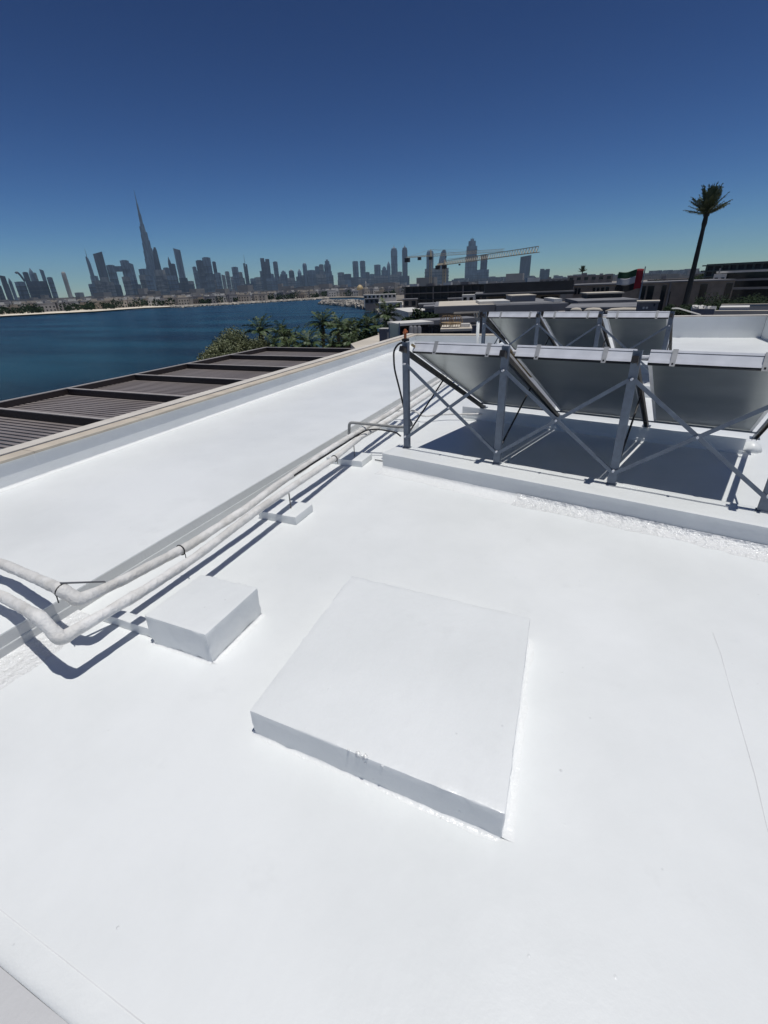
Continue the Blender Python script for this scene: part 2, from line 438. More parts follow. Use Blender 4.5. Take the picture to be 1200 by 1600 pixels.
# main roof far and right parapets
fp = thing('parapet_wall', 'far white parapet behind the far row of collectors', 'parapet', (1.2, 20.1, 0))
mb = MB(); mb.box(-3.1, 5.2, 20.0, 20.3, 0.0, 0.675); loc_build(mb, 'wall', M_BLOCK, fp)
mb = MB(); mb.box(-3.12, 5.5, 19.985, 20.34, 0.676, 0.71); loc_build(mb, 'coping', M_CREAM2, fp)

fp = thing('parapet_wall', 'white parapet that turns the corner at the right edge of the roof', 'parapet', (5.35, 11, 0))
mb = MB(); mb.box(5.2, 5.5, 2.0, 19.98, 0.0, 0.675); loc_build(mb, 'wall', M_BLOCK, fp)
mb = MB(); mb.box(5.18, 5.53, 2.0, 19.97, 0.676, 0.708); loc_build(mb, 'coping', M_CREAM2, fp)

# grey ledge at the photographer's feet
gl = thing('ledge', 'low grey ledge with a pale fillet in the lower left corner', 'ledge', (-2.0, 0.0, 0))
o = rough_box('ledge_top', -3.05, -0.30, -1.4, 0.098, 0.001, 0.03, M_GREYTOP, None, 0.001, 0.08, 0.004); o.parent = gl; o.matrix_parent_inverse = Matrix.Translation(-Vector(gl.location))
c_ = cove('fillet', (-3.05, 0.098, 0), (-0.30, 0.098, 0), (0, 1, 0), 0.085, 0.03, M_BLOCK, None, 0.0012); c_.parent = gl; c_.matrix_parent_inverse = Matrix.Translation(-Vector(gl.location))

# hairline laps in the membrane
def seam(pts, label):
    mb = MB()
    for a, b in zip(pts, pts[1:]): mb.bar((*a, 0.0), (*b, 0.0), 0.0035, 0.003)
    return tag(mb.build('membrane_seam', mat('seam_grey', (0.76, 0.77, 0.77), 0.5)), label, 'seam')
seam([(0.953, 2.80), (0.96, 2.6), (0.95, 2.18), (0.943, 1.8), (0.93, 1.57), (0.925, 1.2), (0.92, 0.9)], 'hairline seam in the white membrane right of the low square slab')
seam([(-3.0, 0.196), (-2.2, 0.199), (-1.7, 0.196), (-1.34, 0.194), (-1.0, 0.19), (-0.3, 0.188)], 'hairline seam along the pale fillet in the lower left corner')

# low square slab
sl_ = thing('roof_slab', 'low square white slab in the middle of the foreground roof', 'slab', (-0.69, 1.745, 0))
so_ = rough_box('slab', -0.618, 0.618, -0.608, 0.608, 0.0, 0.165, M_BLOCK, sl_, 0.0016, 0.04, 0.007, 0.020)
so_.data.transform(Matrix(((1, -0.047, 0, 0), (-0.022, 1, 0, 0), (0, 0, 1, 0), (0, 0, 0, 1))))   # the cast slab is not quite square
mb = MB(); rnd = random.Random(2)
for i in range(10):
    x = rnd.gauss(0.03, 0.04); T = Matrix.Translation((x, -0.604 - 0.022 * x, 0.162 + rnd.uniform(-.003, .003))) @ Matrix.Rotation(rnd.random() * 3, 4, 'X') @ Matrix.Rotation(rnd.random() * 3, 4, 'Z')
    s_ = rnd.uniform(0.003, 0.008); mb.box(-s_ * 1.6, s_ * 1.6, -s_, s_, -s_ * .7, s_ * .7, 0, T)
mb.build('paint_drip', M_GLOSSY, sl_, smooth=True, kind='stuff')
cove('base_fillet', (-0.60, -0.592, 0), (0.64, -0.619, 0), (0, -1, 0), 0.022, 0.012, M_GLOSSY, sl_, 0.0006, 0.02, 0.3)
cove('base_fillet', (0.644, -0.62, 0), (0.59, 0.59, 0), (1, 0.045, 0), 0.05, 0.012, M_GLOSSY, sl_, 0.0006, 0.02, 0.3)
# cube block
bk = thing('roof_block', 'white cube shaped block right beside the wrapped pipes, with chipped corners', 'block', (-2.07, 1.70, 0))
rough_box('block', -0.245, 0.245, -0.245, 0.245, 0.0, 0.22, M_BLOCK, bk, 0.003, 0.025, 0.009, 0.022)
cove('base_fillet', (-0.24, -0.245, 0), (0.245, -0.245, 0), (0, -1, 0), 0.02, 0.010, M_GLOSSY, bk, 0.0006, 0.02, 0.3)
cove('base_fillet', (0.246, -0.245, 0), (0.246, 0.245, 0), (1, 0, 0), 0.03, 0.010, M_GLOSSY, bk, 0.0006, 0.02, 0.3)
tb = thing('pipe_sleeper', 'thin white sleeper bar under the pipes, reaching the cube shaped block', 'sleeper', (-2.58, 1.525, 0))
rough_box('sleeper', -0.25, 0.25, -0.04, 0.04, 0.0, 0.075, M_BLOCK, tb, 0.003, 0.03, 0.008, 0.01)
for i, (x0, x1, y0, y1, h, lab) in enumerate([(-2.76, -2.33, 3.15, 3.46, 0.085, 'flat white sleeper block under the pipes, the next one beyond the cube shaped block'),
                                  (-2.90, -2.40, 4.74, 5.05, 0.08, 'flat white sleeper block under the pipes, beside the near kerb of the collectors'),
                                  (-2.82, -2.30, 6.3, 6.6, 0.08, 'flat white sleeper block seen just left behind the first collector post')]):
    t = thing('pipe_sleeper', lab, 'sleeper', ((x0 + x1) / 2, (y0 + y1) / 2, 0), 0, 'sleeper blocks carrying the wrapped pipes')
    hx = (x1 - x0) / 2; hy = (y1 - y0) / 2
    rough_box('sleeper', -hx, hx, -hy, hy, 0, h, M_BLOCK, t, 0.002, 0.03, 0.007, 0.008)
    mb = MB(); mb.tube([(hx * .3, 0, h), (hx * .3, 0, h + 0.17)], 0.006, 6); mb.build('hanger_rod', M_ROD, t)
# ------------------------------------------------------------------ wrapped pipes
def smooth_path(pts, rad=0.09, n=6):
    pts = [Vector(p) for p in pts]; out = [pts[0]]
    for i in range(1, len(pts) - 1):
        a, b, c = pts[i - 1], pts[i], pts[i + 1]
        r1 = min(rad, (a - b).length * .45, (c - b).length * .45)
        p = b + (a - b).normalized() * r1; q = b + (c - b).normalized() * r1
        for k in range(n + 1):
            t = k / n; out.append(p * (1 - t) ** 2 + b * 2 * t * (1 - t) + q * t ** 2)
    out.append(pts[-1]); return out
def resample(pts, st):
    out = [pts[0]]; 
    for a, b in zip(pts, pts[1:]):
        n = max(1, int((b - a).length / st))
        for k in range(1, n + 1): out.append(a.lerp(b, k / n))
    return out
def wrapped_pipe(pts, r, label, seed, ties, rad=0.08):
    root = thing('insulated_pipe', label, 'pipe', pts[0], 0, 'pair of wrapped white pipes along the platform edge')
    ps = resample(smooth_path(pts, rad), 0.018)
    off = Vector((seed * 3.1, 1.7, seed)); base = Vector(pts[0])
    def rf(i, k):
        p = ps[i] * 1.0 + off; a = 2 * math.pi * k / 14
        sp = (i * 0.018 / 0.075 + k / 14) % 1.0
        kn = max(math.exp(-((ps[i] - Vector(q_)).length / 0.075) ** 2) for q_ in pts[2:4])
        return 1 + 0.22 * kn + 0.13 * noise.noise(p * 7) + 0.09 * noise.noise(Vector((p.x * 14 + math.cos(a), p.y * 14 + math.sin(a), p.z * 14))) + (0.05 * (1 - sp))
    mb = MB(); mb.tube([p - base for p in ps], r, 14, rf=rf)
    mb.build('wrap', M_WRAP, root, smooth=True)
    for tx in ties:
        j = min(len(ps) - 2, max(1, int(tx * len(ps))))
        p = ps[j]; d = (ps[j + 1] - ps[j - 1]).normalized()
        x = d.cross(Vector((0, 0, 1))).normalized(); y = x.cross(d)
        t = MB(); t.tube([p - base + (x * math.cos(a) + y * math.sin(a)) * r * 1.17 for a in [k * math.pi / 8 for k in range(17)]], 0.005, 5, caps=False)
        tl = p - base + x * r * 1.1
        t.bar(tl, tl + Vector((0.01, -0.01, -0.06)), 0.006, 0.004)
        t.build('cable_tie', M_TIE, root)
    return root
# each pipe is a little wavy and dented where it was wrapped by hand
wrapped_pipe([(-6.2, 1.47, 0.30), (-3.6, 1.42, 0.33), (-2.72, 1.275, 0.44), (-2.65, 1.31, 0.35), (-2.645, 1.6, 0.31), (-2.65, 2.2, 0.25), (-2.64, 2.84, 0.26), (-2.65, 3.33, 0.285), (-2.62, 4.4, 0.33), (-2.60, 5.0, 0.335), (-2.63, 6.2, 0.30), (-2.70, 9.2, 0.28), (-2.72, 14, 0.28)],
             0.034, 'upper wrapped pipe, nearer the platform, that crosses the left edge highest', 1.0, (0.212, 0.272), 0.03)
wrapped_pipe([(-6.2, 1.32, 0.28), (-3.2, 1.19, 0.31), (-2.60, 1.065, 0.425), (-2.49, 1.07, 0.30), (-2.45, 1.6, 0.28), (-2.47, 2.05, 0.255), (-2.475, 2.8, 0.29), (-2.49, 3.4, 0.28), (-2.53, 4.3, 0.25), (-2.54, 5.0, 0.29), (-2.52, 6.0, 0.27), (-2.52, 9.2, 0.25), (-2.52, 14, 0.25)],
             0.0325, 'lower wrapped pipe, farther from the platform, with the sharp knee at the lower left', 2.0, (0.43,), 0.022)
# strap joining the two at the knee
mb = MB(); mb.bar((-2.72, 1.285, 0.478), (-2.66, 1.50, 0.362), 0.020, 0.005)
tag(mb.build('metal_strap', M_ROD), 'dark flat strap at the elbow of the upper wrapped pipe', 'strap')
# black cable lying in the pipes
mb = MB(); cp = resample(smooth_path([(-2.61, 3.6, 0.30), (-2.585, 4.1, 0.315), (-2.575, 4.6, 0.32), (-2.56, 4.95, 0.33), (-2.50, 5.15, 0.36), (-2.36, 5.2, 0.36), (-2.14, 5.24, 0.33), (-2.02, 5.1, 0.33)], 0.12), 0.03)
mb.tube(cp, 0.010, 7); tag(mb.build('power_cable', M_BLACK, smooth=True), 'black cable looping off the wrapped pipes towards the first collector post', 'cable')
mb = MB(); cp = resample(smooth_path([(-2.80, 5.2, 0.22), (-2.78, 5.2, 0.42), (-2.5, 5.26, 0.40), (-2.1, 5.34, 0.37), (-1.96, 5.36, 0.40), (-1.97, 5.15, 0.62)], 0.05), 0.03)
mb.tube(cp, 0.019, 9); br = mb.build('branch_conduit', M_CONDUIT, smooth=True)
tag(br, 'thin grey conduit bridging from the wrapped pipes to the first collector post', 'conduit')
mb = MB(); mb.tube(resample(smooth_path([(-2.83, 6.95, 0.15), (-2.5, 7.0, 0.16), (-2.35, 6.9, 0.10), (-2.0, 7.15, 0.10), (-1.4, 7.3, 0.10)], 0.08), 0.04), 0.016, 8)
tag(mb.build('branch_pipe', M_WRAP, smooth=True), 'thin white painted pipe with kinks on the roof under the first collector', 'pipe')
mb = MB(); mb.tube([(-2.35, 5.02, 0.012), (-2.1, 4.98, 0.012), (-1.9, 4.97, 0.012)], 0.006, 6); tag(mb.build('earth_wire', M_ROD), 'short thin wire on the roof between sleeper block and near kerb', 'wire')

# ------------------------------------------------------------------ collector racks
RZ = R(-11.535)
RO = Vector((-1.92, 5.03, 0))
U = Vector((math.cos(RZ), math.sin(RZ), 0)); D = Vector((-math.sin(RZ), math.cos(RZ), 0))
def W(u, d, z=0): return RO + U * u + D * d + Vector((0, 0, z))
def kerb(u0, u1, d0, d1, h, label, cv0=True):
    t = thing('plinth_kerb', label, 'plinth', W((u0 + u1) / 2, (d0 + d1) / 2), RZ, 'white concrete plinths under the collectors')
    hu = (u1 - u0) / 2; hd = (d1 - d0) / 2
    rough_box('kerb', -hu, hu, -hd, hd, 0.0, h, M_BLOCK, t, 0.0012, 0.06, 0.006, 0.005)
    rough_box('base_lap', -hu - 0.004, hu + 0.004, -hd - 0.006, hd + 0.004, 0.0, h * 0.22, M_BLOCK, t, 0.0008, 0.08, 0.004, 0.003)
    if cv0: 
        cove('base_cove', (-hu, -hd - 0.006, 0), (-hu * 0.5, -hd - 0.006, 0), (0, -1, 0), 0.17, 0.045, M_GLOSSY, t, 0.002, end0=True)
        cove('base_cove', (-hu * 0.5, -hd - 0.006, 0), (hu, -hd - 0.006, 0), (0, -1, 0), 0.17, 0.060, M_COVE, t, 0.006)
    return t
kerb(-0.154, 6.6, -0.30, 0.10, 0.206, 'near white plinth carrying the four tall posts of the near collectors')
kerb(-0.35, 3.42, 2.29, 2.62, 0.195, 'white plinth under the low edge of the near collectors', False)
kerb(-1.60, 2.35, 5.10, 5.50, 0.206, 'far white plinth carrying the posts of the far collectors', False)
kerb(-1.75, 2.3, 7.69, 8.0, 0.195, 'white plinth under the low edge of the far collectors', False)
# painted lumps at the end of the plinth behind
t = thing('paint_mound', 'small glossy white mound at the right end of the plinth under the low edge', 'mound', W(3.50, 2.42), RZ)
mb = MB(); mb.tube([(0.0, 0.1, 0.0), (0.0, 0.1, 0.03), (-0.03, 0.12, 0.07), (-0.05, 0.14, 0.09)], [0.13, 0.11, 0.07, 0.02], 12, rf=lambda i, k: 1 + 0.2 * noise.noise(Vector((i, k * .9, 3)))); mb.build('mound', M_BLOCK, t, smooth=True)

UA = Vector((0.11, 0, 0))
HI_D, HI_Z = 0.11, 1.325; LO_D, LO_Z = 2.24, 0.285
TD = Vector((0, LO_D - HI_D, LO_Z - HI_Z)); TL = TD.length; TD.normalize(); TN = Vector((0, -TD.z, TD.y))
def rack(posts, origin_d, label, group, first):
    root = thing('collector_rack', label, 'steel rack', W(posts[0], origin_d), RZ, group)
    pu = [p - posts[0] for p in posts]
    # channel post
    pm = MB(); w_, dp, th, z0, z1 = 0.072, 0.045, 0.004, 0.012, 1.232
    pm.box(-w_ / 2, w_ / 2, 0, th, z0, z1); pm.box(-w_ / 2, -w_ / 2 + th, th, dp, z0, z1); pm.box(w_ / 2 - th, w_ / 2, th, dp, z0, z1)
    for zz in range(12): pm.box(-w_ / 2 - 0.001, -w_ / 2, 0.016, 0.028, 0.7 + zz * 0.042, 0.722 + zz * 0.042, 1)
    pm.box(-0.045, 0.045, -0.012, 0.055, 0.0, 0.010)
    po = pm.build('post', [M_STEEL, M_BLACK], root, loc=(pu[0], 0, 0.206))
    cm = MB(); e0 = Vector((0, HI_D, HI_Z)) - TD * 0.17 - TN * 0.03
    cm.bar(e0 - TD * 0.02, e0 + TD * 0.004, 0.052, 0.056, up=TN); cm.bar(e0 + TD * 0.004 + TN * 0.028, e0 + TD * 0.10 + TN * 0.028, 0.050, 0.006, up=TN)

    rm = MB()
    a = Vector((0, -0.11 + 0.03, 1.45)) ; 
    rail_hi = Vector((0, HI_D, HI_Z)) - TD * 0.17 - TN * 0.03; rail_lo = Vector((0, LO_D, LO_Z)) + TD * 0.16 - TN * 0.03
    for sx in (-0.0215, 0.0215):
        rm.bar(rail_hi + Vector((sx, 0, 0)), rail_lo + Vector((sx, 0, 0)), 0.004, 0.05, up=TN, mi=0 if sx < 0 else 1)
    rm.bar(rail_hi + TN * 0.020, rail_lo + TN * 0.020, 0.038, 0.004, up=TN, mi=1)
    ro = rm.build('rail', [M_STEEL, M_RAIL], root, loc=(pu[0], 0, 0))
    co = cm.build('end_cap', M_BLACK, ro)
    sm = MB(); sm.tube([(0.02, 0.04, 0.40), (0.0, 0.92, 0.86)], 0.010, 7)
    st = sm.build('stay_rod', M_BLACK, root, loc=(pu[0], 0, 0))
    fm = MB(); fm.box(-0.05, 0.05, LO_D + 0.06, LO_D + 0.16, 0.196, 0.205); fm.box(-0.02, 0.02, LO_D + 0.09, LO_D + 0.13, 0.205, 0.235)
    fo = fm.build('rail_foot', M_STEEL, root, loc=(pu[0], 0, 0))
    bos = []
    for zz in (0.15, 1.0):
        bmn = MB(); bmn.tube([(0, -0.036, 0.206 + zz), (0, 0.002, 0.206 + zz)], 0.012, 6)
        bos.append(bmn.build('bolt', M_STEEL_L, po, loc=(0, 0, -0.206)))
    for x in pu[1:]:
        for q in (po, ro, st, fo):
            c = q.copy(); C.objects.link(c); c.parent = root; c.location.x = x
            for g_ in (bos if q is po else [co] if q is ro else []):
                d_ = g_.copy(); C.objects.link(d_); d_.parent = c
    # horizontal purlins under the panels
    for off in (TL - 0.07,):
        b0 = Vector((0, HI_D, HI_Z)) + TD * off - TN * 0.008
        q = MB(); q.bar(b0 + Vector((pu[0] - 0.02, 0, 0)), b0 + Vector((pu[-1] + 0.03, 0, 0)), 0.03, 0.014, up=TN); q.build('purlin', M_STEEL, root)
    # crossed braces
    for a, b in zip(pu, pu[1:]):
        for (za, zb, dd) in ((1.20, 0.345, -0.008), (0.345, 1.20, -0.026)):
            q = MB(); q.bar((a + 0.02 , dd, za), (b - 0.02, dd, zb), 0.012, 0.034, up=(0, 0, 1)); q.build('brace', M_STEEL, root)
        q = MB(); m_ = (a + b) / 2; q.tube([(m_, -0.045, 0.772), (m_, 0.0, 0.772)], 0.011, 6); q.build('bolt', M_STEEL_L, root)
    return root
rack([0, 1.167, 2.333, 3.497], 0, 'near steel rack of four posts with crossed braces holding the near collectors', 'steel collector racks', True)
rack([-1.40, -0.237, 0.93, 2.09], 5.4, 'far steel rack with crossed braces holding the far collectors', 'steel collector racks', False)

def collector(u0, u1, d0, label, clips, group):
    wd = u1 - u0
    root = thing('solar_collector', label, 'solar collector', W(u0, d0), RZ, group)
    T = Matrix(((1, 0, 0, 0), (0, TD.y, TN.y, HI_D), (0, TD.z, TN.z, HI_Z), (0, 0, 0, 1)))
    th = 0.118
    f = MB()
    f.box(0, wd, 0, 0.03, 0.030, th * 0.80, 0, T)          # tall upper edge plate
    f.box(0, wd, -0.004, 0.03, th * 0.84, th, 0, T)
    f.box(0, wd, 0.006, 0.03, th * 0.80, th * 0.84, 1, T)
    f.box(0, wd, -0.010, 0.03, 0.004, 0.030, 0, T)   # lower lip standing proud
    f.box(0, wd, TL - 0.03, TL, 0.004, th, 0, T)
    f.box(0, 0.03, 0.03, TL - 0.03, 0.004, th, 0, T); f.box(wd - 0.03, wd, 0.03, TL - 0.03, 0.004, th, 0, T)
    fr_ = f.build('frame', [M_STEEL_L, M_BLACK], root)
    g = MB(); g.box(0.03, wd - 0.03, 0.03, TL - 0.03, th - 0.012, th - 0.004, 0, T); g.build('glass', M_GLASS, root)
    k = MB(); k.box(0.03, wd - 0.03, 0.03, TL - 0.03, 0.010, 0.020, 0, T); k.build('back_sheet', M_BACK, root)
    s_ = MB(); s_.box(0.0, wd, -0.004, 0.028, -0.008, 0.004, 0, T); s_.build('shadow_gap', M_BLACK, root)  # shadow line below the lip, painted as a black strip
    for cx in clips:
        c = MB(); x = cx - u0
        c.box(x - 0.02, x + 0.02, -0.0165, -0.0105, -0.02, th, 0, T); c.box(x - 0.02, x + 0.02, -0.0165, 0.05, th + 0.001, th + 0.006, 0, T)
        c.box(x - 0.007, x + 0.007, -0.018, -0.0165, -0.008, 0.008, 1, T)
        c.build('clip', [M_CLIP, M_BLACK], fr_)
    return root
GC = 'tilted solar collectors on the roof racks'
collector(0.035, 1.142, 0, 'leftmost collector of the near row, its underside seen between the first two posts', (0.32, 0.94), GC)
collector(1.232, 2.308, 0, 'middle collector of the near row, its underside seen between the second and third posts', (1.45, 2.06), GC)
collector(2.415, 3.440, 0, 'rightmost collector of the near row, cut by the right edge of the photo', (2.60, 3.22), GC)
collector(-1.36, -0.28, 5.4, 'leftmost collector of the far row, pale streak on its underside', (-1.08, -0.45), GC)
collector(-0.18, 0.88, 5.4, 'middle collector of the far row', (0.05, 0.68), GC)
collector(1.02, 2.04, 5.4, 'rightmost collector of the far row, next to the bare white deck', (1.2, 1.85), GC)
# pipe stubs between collectors
def stub(u, d0, z, lab):
    t = thing('pipe_coupling', lab, 'coupling', W(u, d0, z), RZ, 'couplings joining the collectors')
    mb = MB(); mb.tube([(-0.08, 0.2, 0.0), (0.09, 0.2, 0.0)], 0.018, 8); mb.build('coupling', M_STEEL_L, t)
stub(2.36, 0, 1.36, 'bright pipe coupling in the gap between middle and right near collectors')
stub(1.17, 0, 1.36, 'pipe coupling hidden at the gap behind the second near post')
stub(0.95, 5.4, 1.36, 'pipe coupling in the gap between middle and right far collectors')
# fitting and hose on the first post
t = thing('brass_valve', 'orange topped valve standing on the first near post', 'valve', W(-0.03, 0.06, 1.47), RZ)
mb = MB(); mb.tube([(0, 0, 0), (0, 0, 0.05), (0.0, 0, 0.06), (0.0, 0, 0.10)], [0.016, 0.016, 0.028, 0.012], 8); mb.tube([(-0.02, 0, 0.06), (0.03, 0, 0.075)], 0.010, 6); mb.build('valve_body', M_COPPER, t)
mb = MB(); mb.box(-0.03, 0.035, -0.03, 0.03, -0.03, 0.0); mb.build('valve_base', M_BLACK, t, bevel=0.004)
mb = MB(); q = [W(u, d, z) for u, d, z in ((-0.02, 0.05, 1.43), (-0.10, 0.03, 1.42), (-0.165, 0.02, 1.34), (-0.15, 0.0, 1.15), (-0.10, 0.0, 0.98), (-0.06, 0.0, 0.84), (-0.03, 0.04, 0.6), (-0.05, 0.1, 0.42), (-0.1, 0.25, 0.36))]
mb.tube(resample(smooth_path(q, 0.08), 0.03), 0.011, 8); tag(mb.build('black_hose', M_BLACK, smooth=True), 'black hose bowing out left of the first near post', 'hose')
mb = MB(); mb.bar(W(0.045, 0.08, 1.405), W(0.045, 0.55, 1.175), 0.02, 0.02); tag(mb.build('sealant_strip', M_BRAIDED), 'brown foam strip along the left edge of the near row of collectors', 'foam strip')
mb = MB(); mb.bar(W(1.17, 0.10, 1.40), W(1.17, 0.9, 1.0), 0.022, 0.02); tag(mb.build('sealant_strip', M_BRAIDED), 'brown foam strip in the gap by the second near post', 'foam strip')
# white vent pipe standing beside the far rack
vp = thing('vent_pipe', 'white upright vent pipe with dark clamp left of the far collectors', 'vent pipe', W(-1.62, 5.6), RZ)
mb = MB(); mb.tube([(0, 0, 0.0), (0, 0, 1.25)], 0.035, 12); mb.build('pipe', MATS['white_painted_block'], vp, smooth=True)
mb = MB(); mb.tube([(0, 0, 1.25), (0, 0, 1.31)], 0.042, 10); mb.tube([(0, 0, 1.31), (0.02, 0, 1.46)], 0.016, 8); mb.build('clamp', M_ROD, vp)
# thin wire on the deck at far right
mb = MB(); q = [W(3.75, 2.5, 0.008), W(4.1, 2.48, 0.008), W(4.35, 2.35, 0.008), W(4.45, 2.0, 0.008)]
mb.tube(q, 0.010, 6); tag(mb.build('earth_wire', M_ROD), 'thin wire on the deck right of the plinth under the low edge', 'wire')

# ------------------------------------------------------------------ pergola beyond the parapet
PZ = -0.5
pg = thing('pergola', 'dark brown louvred pergola running outside the left parapet', 'pergola', (-10.5, 8, PZ))
def pb(x0, x1, y0, y1, z0, z1, name, m):
    mb = MB(); mb.box(x0 + 10.5, x1 + 10.5, y0 - 8, y1 - 8, z0, z1); return mb.build(name, m, pg)
X0, X1 = -14.95, -6.12
ys = [-3.2, -0.7, 1.8, 4.28, 6.85, 9.3, 11.8, 14.3, 16.9, 19.6]
pb(X0, X0 + 0.13, ys[0], ys[-1] + 0.12, 0.0, 0.02, 'edge_lit_top', M_BROWN_EDGE)
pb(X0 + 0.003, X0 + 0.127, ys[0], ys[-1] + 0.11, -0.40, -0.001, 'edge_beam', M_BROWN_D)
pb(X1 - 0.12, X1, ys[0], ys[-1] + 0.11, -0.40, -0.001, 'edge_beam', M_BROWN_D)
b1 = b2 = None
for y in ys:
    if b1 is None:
        b1 = pb(X0 + 0.13, X1 - 0.121, y, y + 0.10, 0.0, 0.018, 'beam_lit_top', M_BROWN_EDGE); b2 = pb(X0 + 0.13, X1 - 0.121, y + 0.003, y + 0.097, -0.36, -0.001, 'beam', M_BROWN_D); yb = y
    else:
        for q in (b1, b2):
            c = q.copy(); C.objects.link(c); c.parent = pg; c.location.y = y - yb
s0 = None
for y0, y1 in zip(ys, ys[1:]):
    n = int((y1 - y0 - 0.12) / 0.165)
    for k in range(n):
        y = y0 + 0.13 + k * (y1 - y0 - 0.14) / n
        if s0 is None: s0 = pb(X0 + 0.14, X1 - 0.13, y, y + 0.105, -0.19, -0.165, 'slat', M_BROWN_S); yb2 = y
        else:
            c = s0.copy(); C.objects.link(c); c.parent = pg; c.location.y = y - yb2
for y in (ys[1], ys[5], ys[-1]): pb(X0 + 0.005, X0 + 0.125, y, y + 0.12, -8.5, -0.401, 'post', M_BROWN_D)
# white-topped neighbour terrace that pokes out just past the pergola
M_CONC = mat('grey_render', (0.21, 0.21, 0.222), 0.85, (0.17, 0.17, 0.18), 0.8)
M_WHITEW = mat('white_render', (0.68, 0.66, 0.62), 0.85, (0.58, 0.56, 0.52), 0.8)
M_TAUPE = mat('taupe_render', (0.21, 0.19, 0.185), 0.85, (0.17, 0.155, 0.15), 0.6)
M_DARKG = mat('dark_glazing', (0.012, 0.015, 0.02), 0.1, (0.02, 0.024, 0.03), 0.6)
M_CHAR = mat('charcoal_cladding', (0.018, 0.018, 0.020), 0.6, (0.028, 0.028, 0.03), 0.7)
M_ROOFC = mat('cream_roof_screed', (0.62, 0.56, 0.46), 0.9, (0.50, 0.45, 0.38), 0.6)
M_ROOFG = mat('grey_roof_felt', (0.22, 0.22, 0.23), 0.9, (0.16, 0.16, 0.17), 0.5)
M_STONE = mat('beige_stone_cladding', (0.24, 0.21, 0.18), 0.85, (0.19, 0.165, 0.145), 1.5)
M_TAN = mat('tan_wicker', (0.42, 0.31, 0.18), 0.8, (0.3, 0.21, 0.12), 10)
M_GLASSR = mat('pale_balustrade_glass', (0.32, 0.38, 0.35), 0.08, (0.28, 0.34, 0.31), 1)

# ================================================================== NEIGHBOURING HOUSES
ZG = -9.0
def frame_of(a, b):
    """origin a, x axis towards b (plan), y axis away from the camera side"""
    x = Vector((b.x - a.x, b.y - a.y, 0)); L = x.length; x.normalize(); y = Vector((-x.y, x.x, 0))
    mid = (a + b) / 2
    if y.dot(Vector((mid.x, mid.y, 0))) < 0: y = -y
    return Matrix(((x.x, y.x, 0, a.x), (x.y, y.y, 0, a.y), (0, 0, 1, 0), (0, 0, 0, 1))), L
def house(name, label, cat, pl, dl, pr, dr, group=None):
    a = at(pl[0], pl[1], dl); b = at(pr[0], pr[1], dr)
    T, L = frame_of(a, b)
    root = thing(name, label, cat, (a.x, a.y, ZG), math.atan2(T[1][0], T[0][0]), group)
    root['_L'] = L
    sy = 1 if (T.to_3x3().determinant() > 0) else -1
    return root, L, (a.z + b.z) / 2 - ZG, sy
def hb_(root, name, m, x0, x1, y0, y1, z0, z1, sy=1, bevel=0):
    mb = MB(); mb.box(x0, x1, min(y0 * sy, y1 * sy), max(y0 * sy, y1 * sy), z0, z1); return mb.build(name, m, root, bevel=bevel)

# grey villa with the long fascia
h, L, zt, sy = house('villa', 'grey flat roofed villa with long fascia right behind the far collectors', 'villa', (678.5, 477), 36, (884, 475), 37)
hb_(h, 'roof_slab', M_CONC, 0, L, 0, 11, zt - 0.45, zt, sy)
hb_(h, 'roof_screed', M_ROOFC, 0.3, L * 0.47, 0.35, 10.6, zt + 0.004, zt + 0.02, sy)
hb_(h, 'roof_felt', M_ROOFG, L * 0.475, L - 0.3, 0.35, 10.6, zt + 0.004, zt + 0.018, sy)
hb_(h, 'front_wing', M_CONC, L * 0.475, L + 0.05, -0.6, -0.003, zt - 0.5, zt - 0.02, sy)
hb_(h, 'wall', M_TAUPE, 0.35, L - 0.4, 0.6, 10, 0, zt - 0.452, sy)
hb_(h, 'roof_hatch', M_CONC, L * 0.645, L * 0.84, 3.5, 7.0, zt + 0.02, zt + 0.42, sy)
hb_(h, 'hatch_rim', M_ROOFC, L * 0.64, L * 0.845, 3.45, 7.05, zt + 0.421, zt + 0.47, sy)
hb_(h, 'skylight', M_WHITEW, L * 0.36, L * 0.60, 1.2, 5.5, zt + 0.021, zt + 0.20, sy)
hb_(h, 'skylight', M_WHITEW, L * 0.93, L * 0.99, 0.8, 4.5, zt + 0.021, zt + 0.22, sy)
for k in range(3): hb_(h, 'window', M_DARKG, 1.2 + k * 3.1, 3.2 + k * 3.1, 0.57, 0.6 - .003, zt - 3.4, zt - 1.3, sy)

# lower wing with glazing and tanks
h, L, zt, sy = house('villa_wing', 'low dark glazed villa wing with thin pale roof, seen over the first near collector', 'villa', (622, 505), 25, (757, 498), 27)
hb_(h, 'roof_slab', M_WHITEW, 0, L * 0.40, 0, 1.8, zt - 0.12, zt, sy)
hb_(h, 'roof_slab', M_CONC, L * 0.401, L, 0.5, 2.1, zt - 0.2, zt + 0.02, sy)
hb_(h, 'wall', M_CHAR, 0.25, L * 0.40, 0.8, 1.7, 0, zt - 0.121, sy)
hb_(h, 'wall', M_CONC, L * 0.402, L - .05, 0.8, 2.0, 0, zt - 0.201, sy)
for k in range(4): hb_(h, 'window', M_DARKG, 0.35 + k * 0.95, 1.22 + k * 0.95, 0.76, 0.797, zt - 2.6, zt - 0.3, sy)
hb_(h, 'door', M_DARKG, L * 0.62, L * 0.80, 0.77, 0.797, zt - 2.4, zt - 0.4, sy)
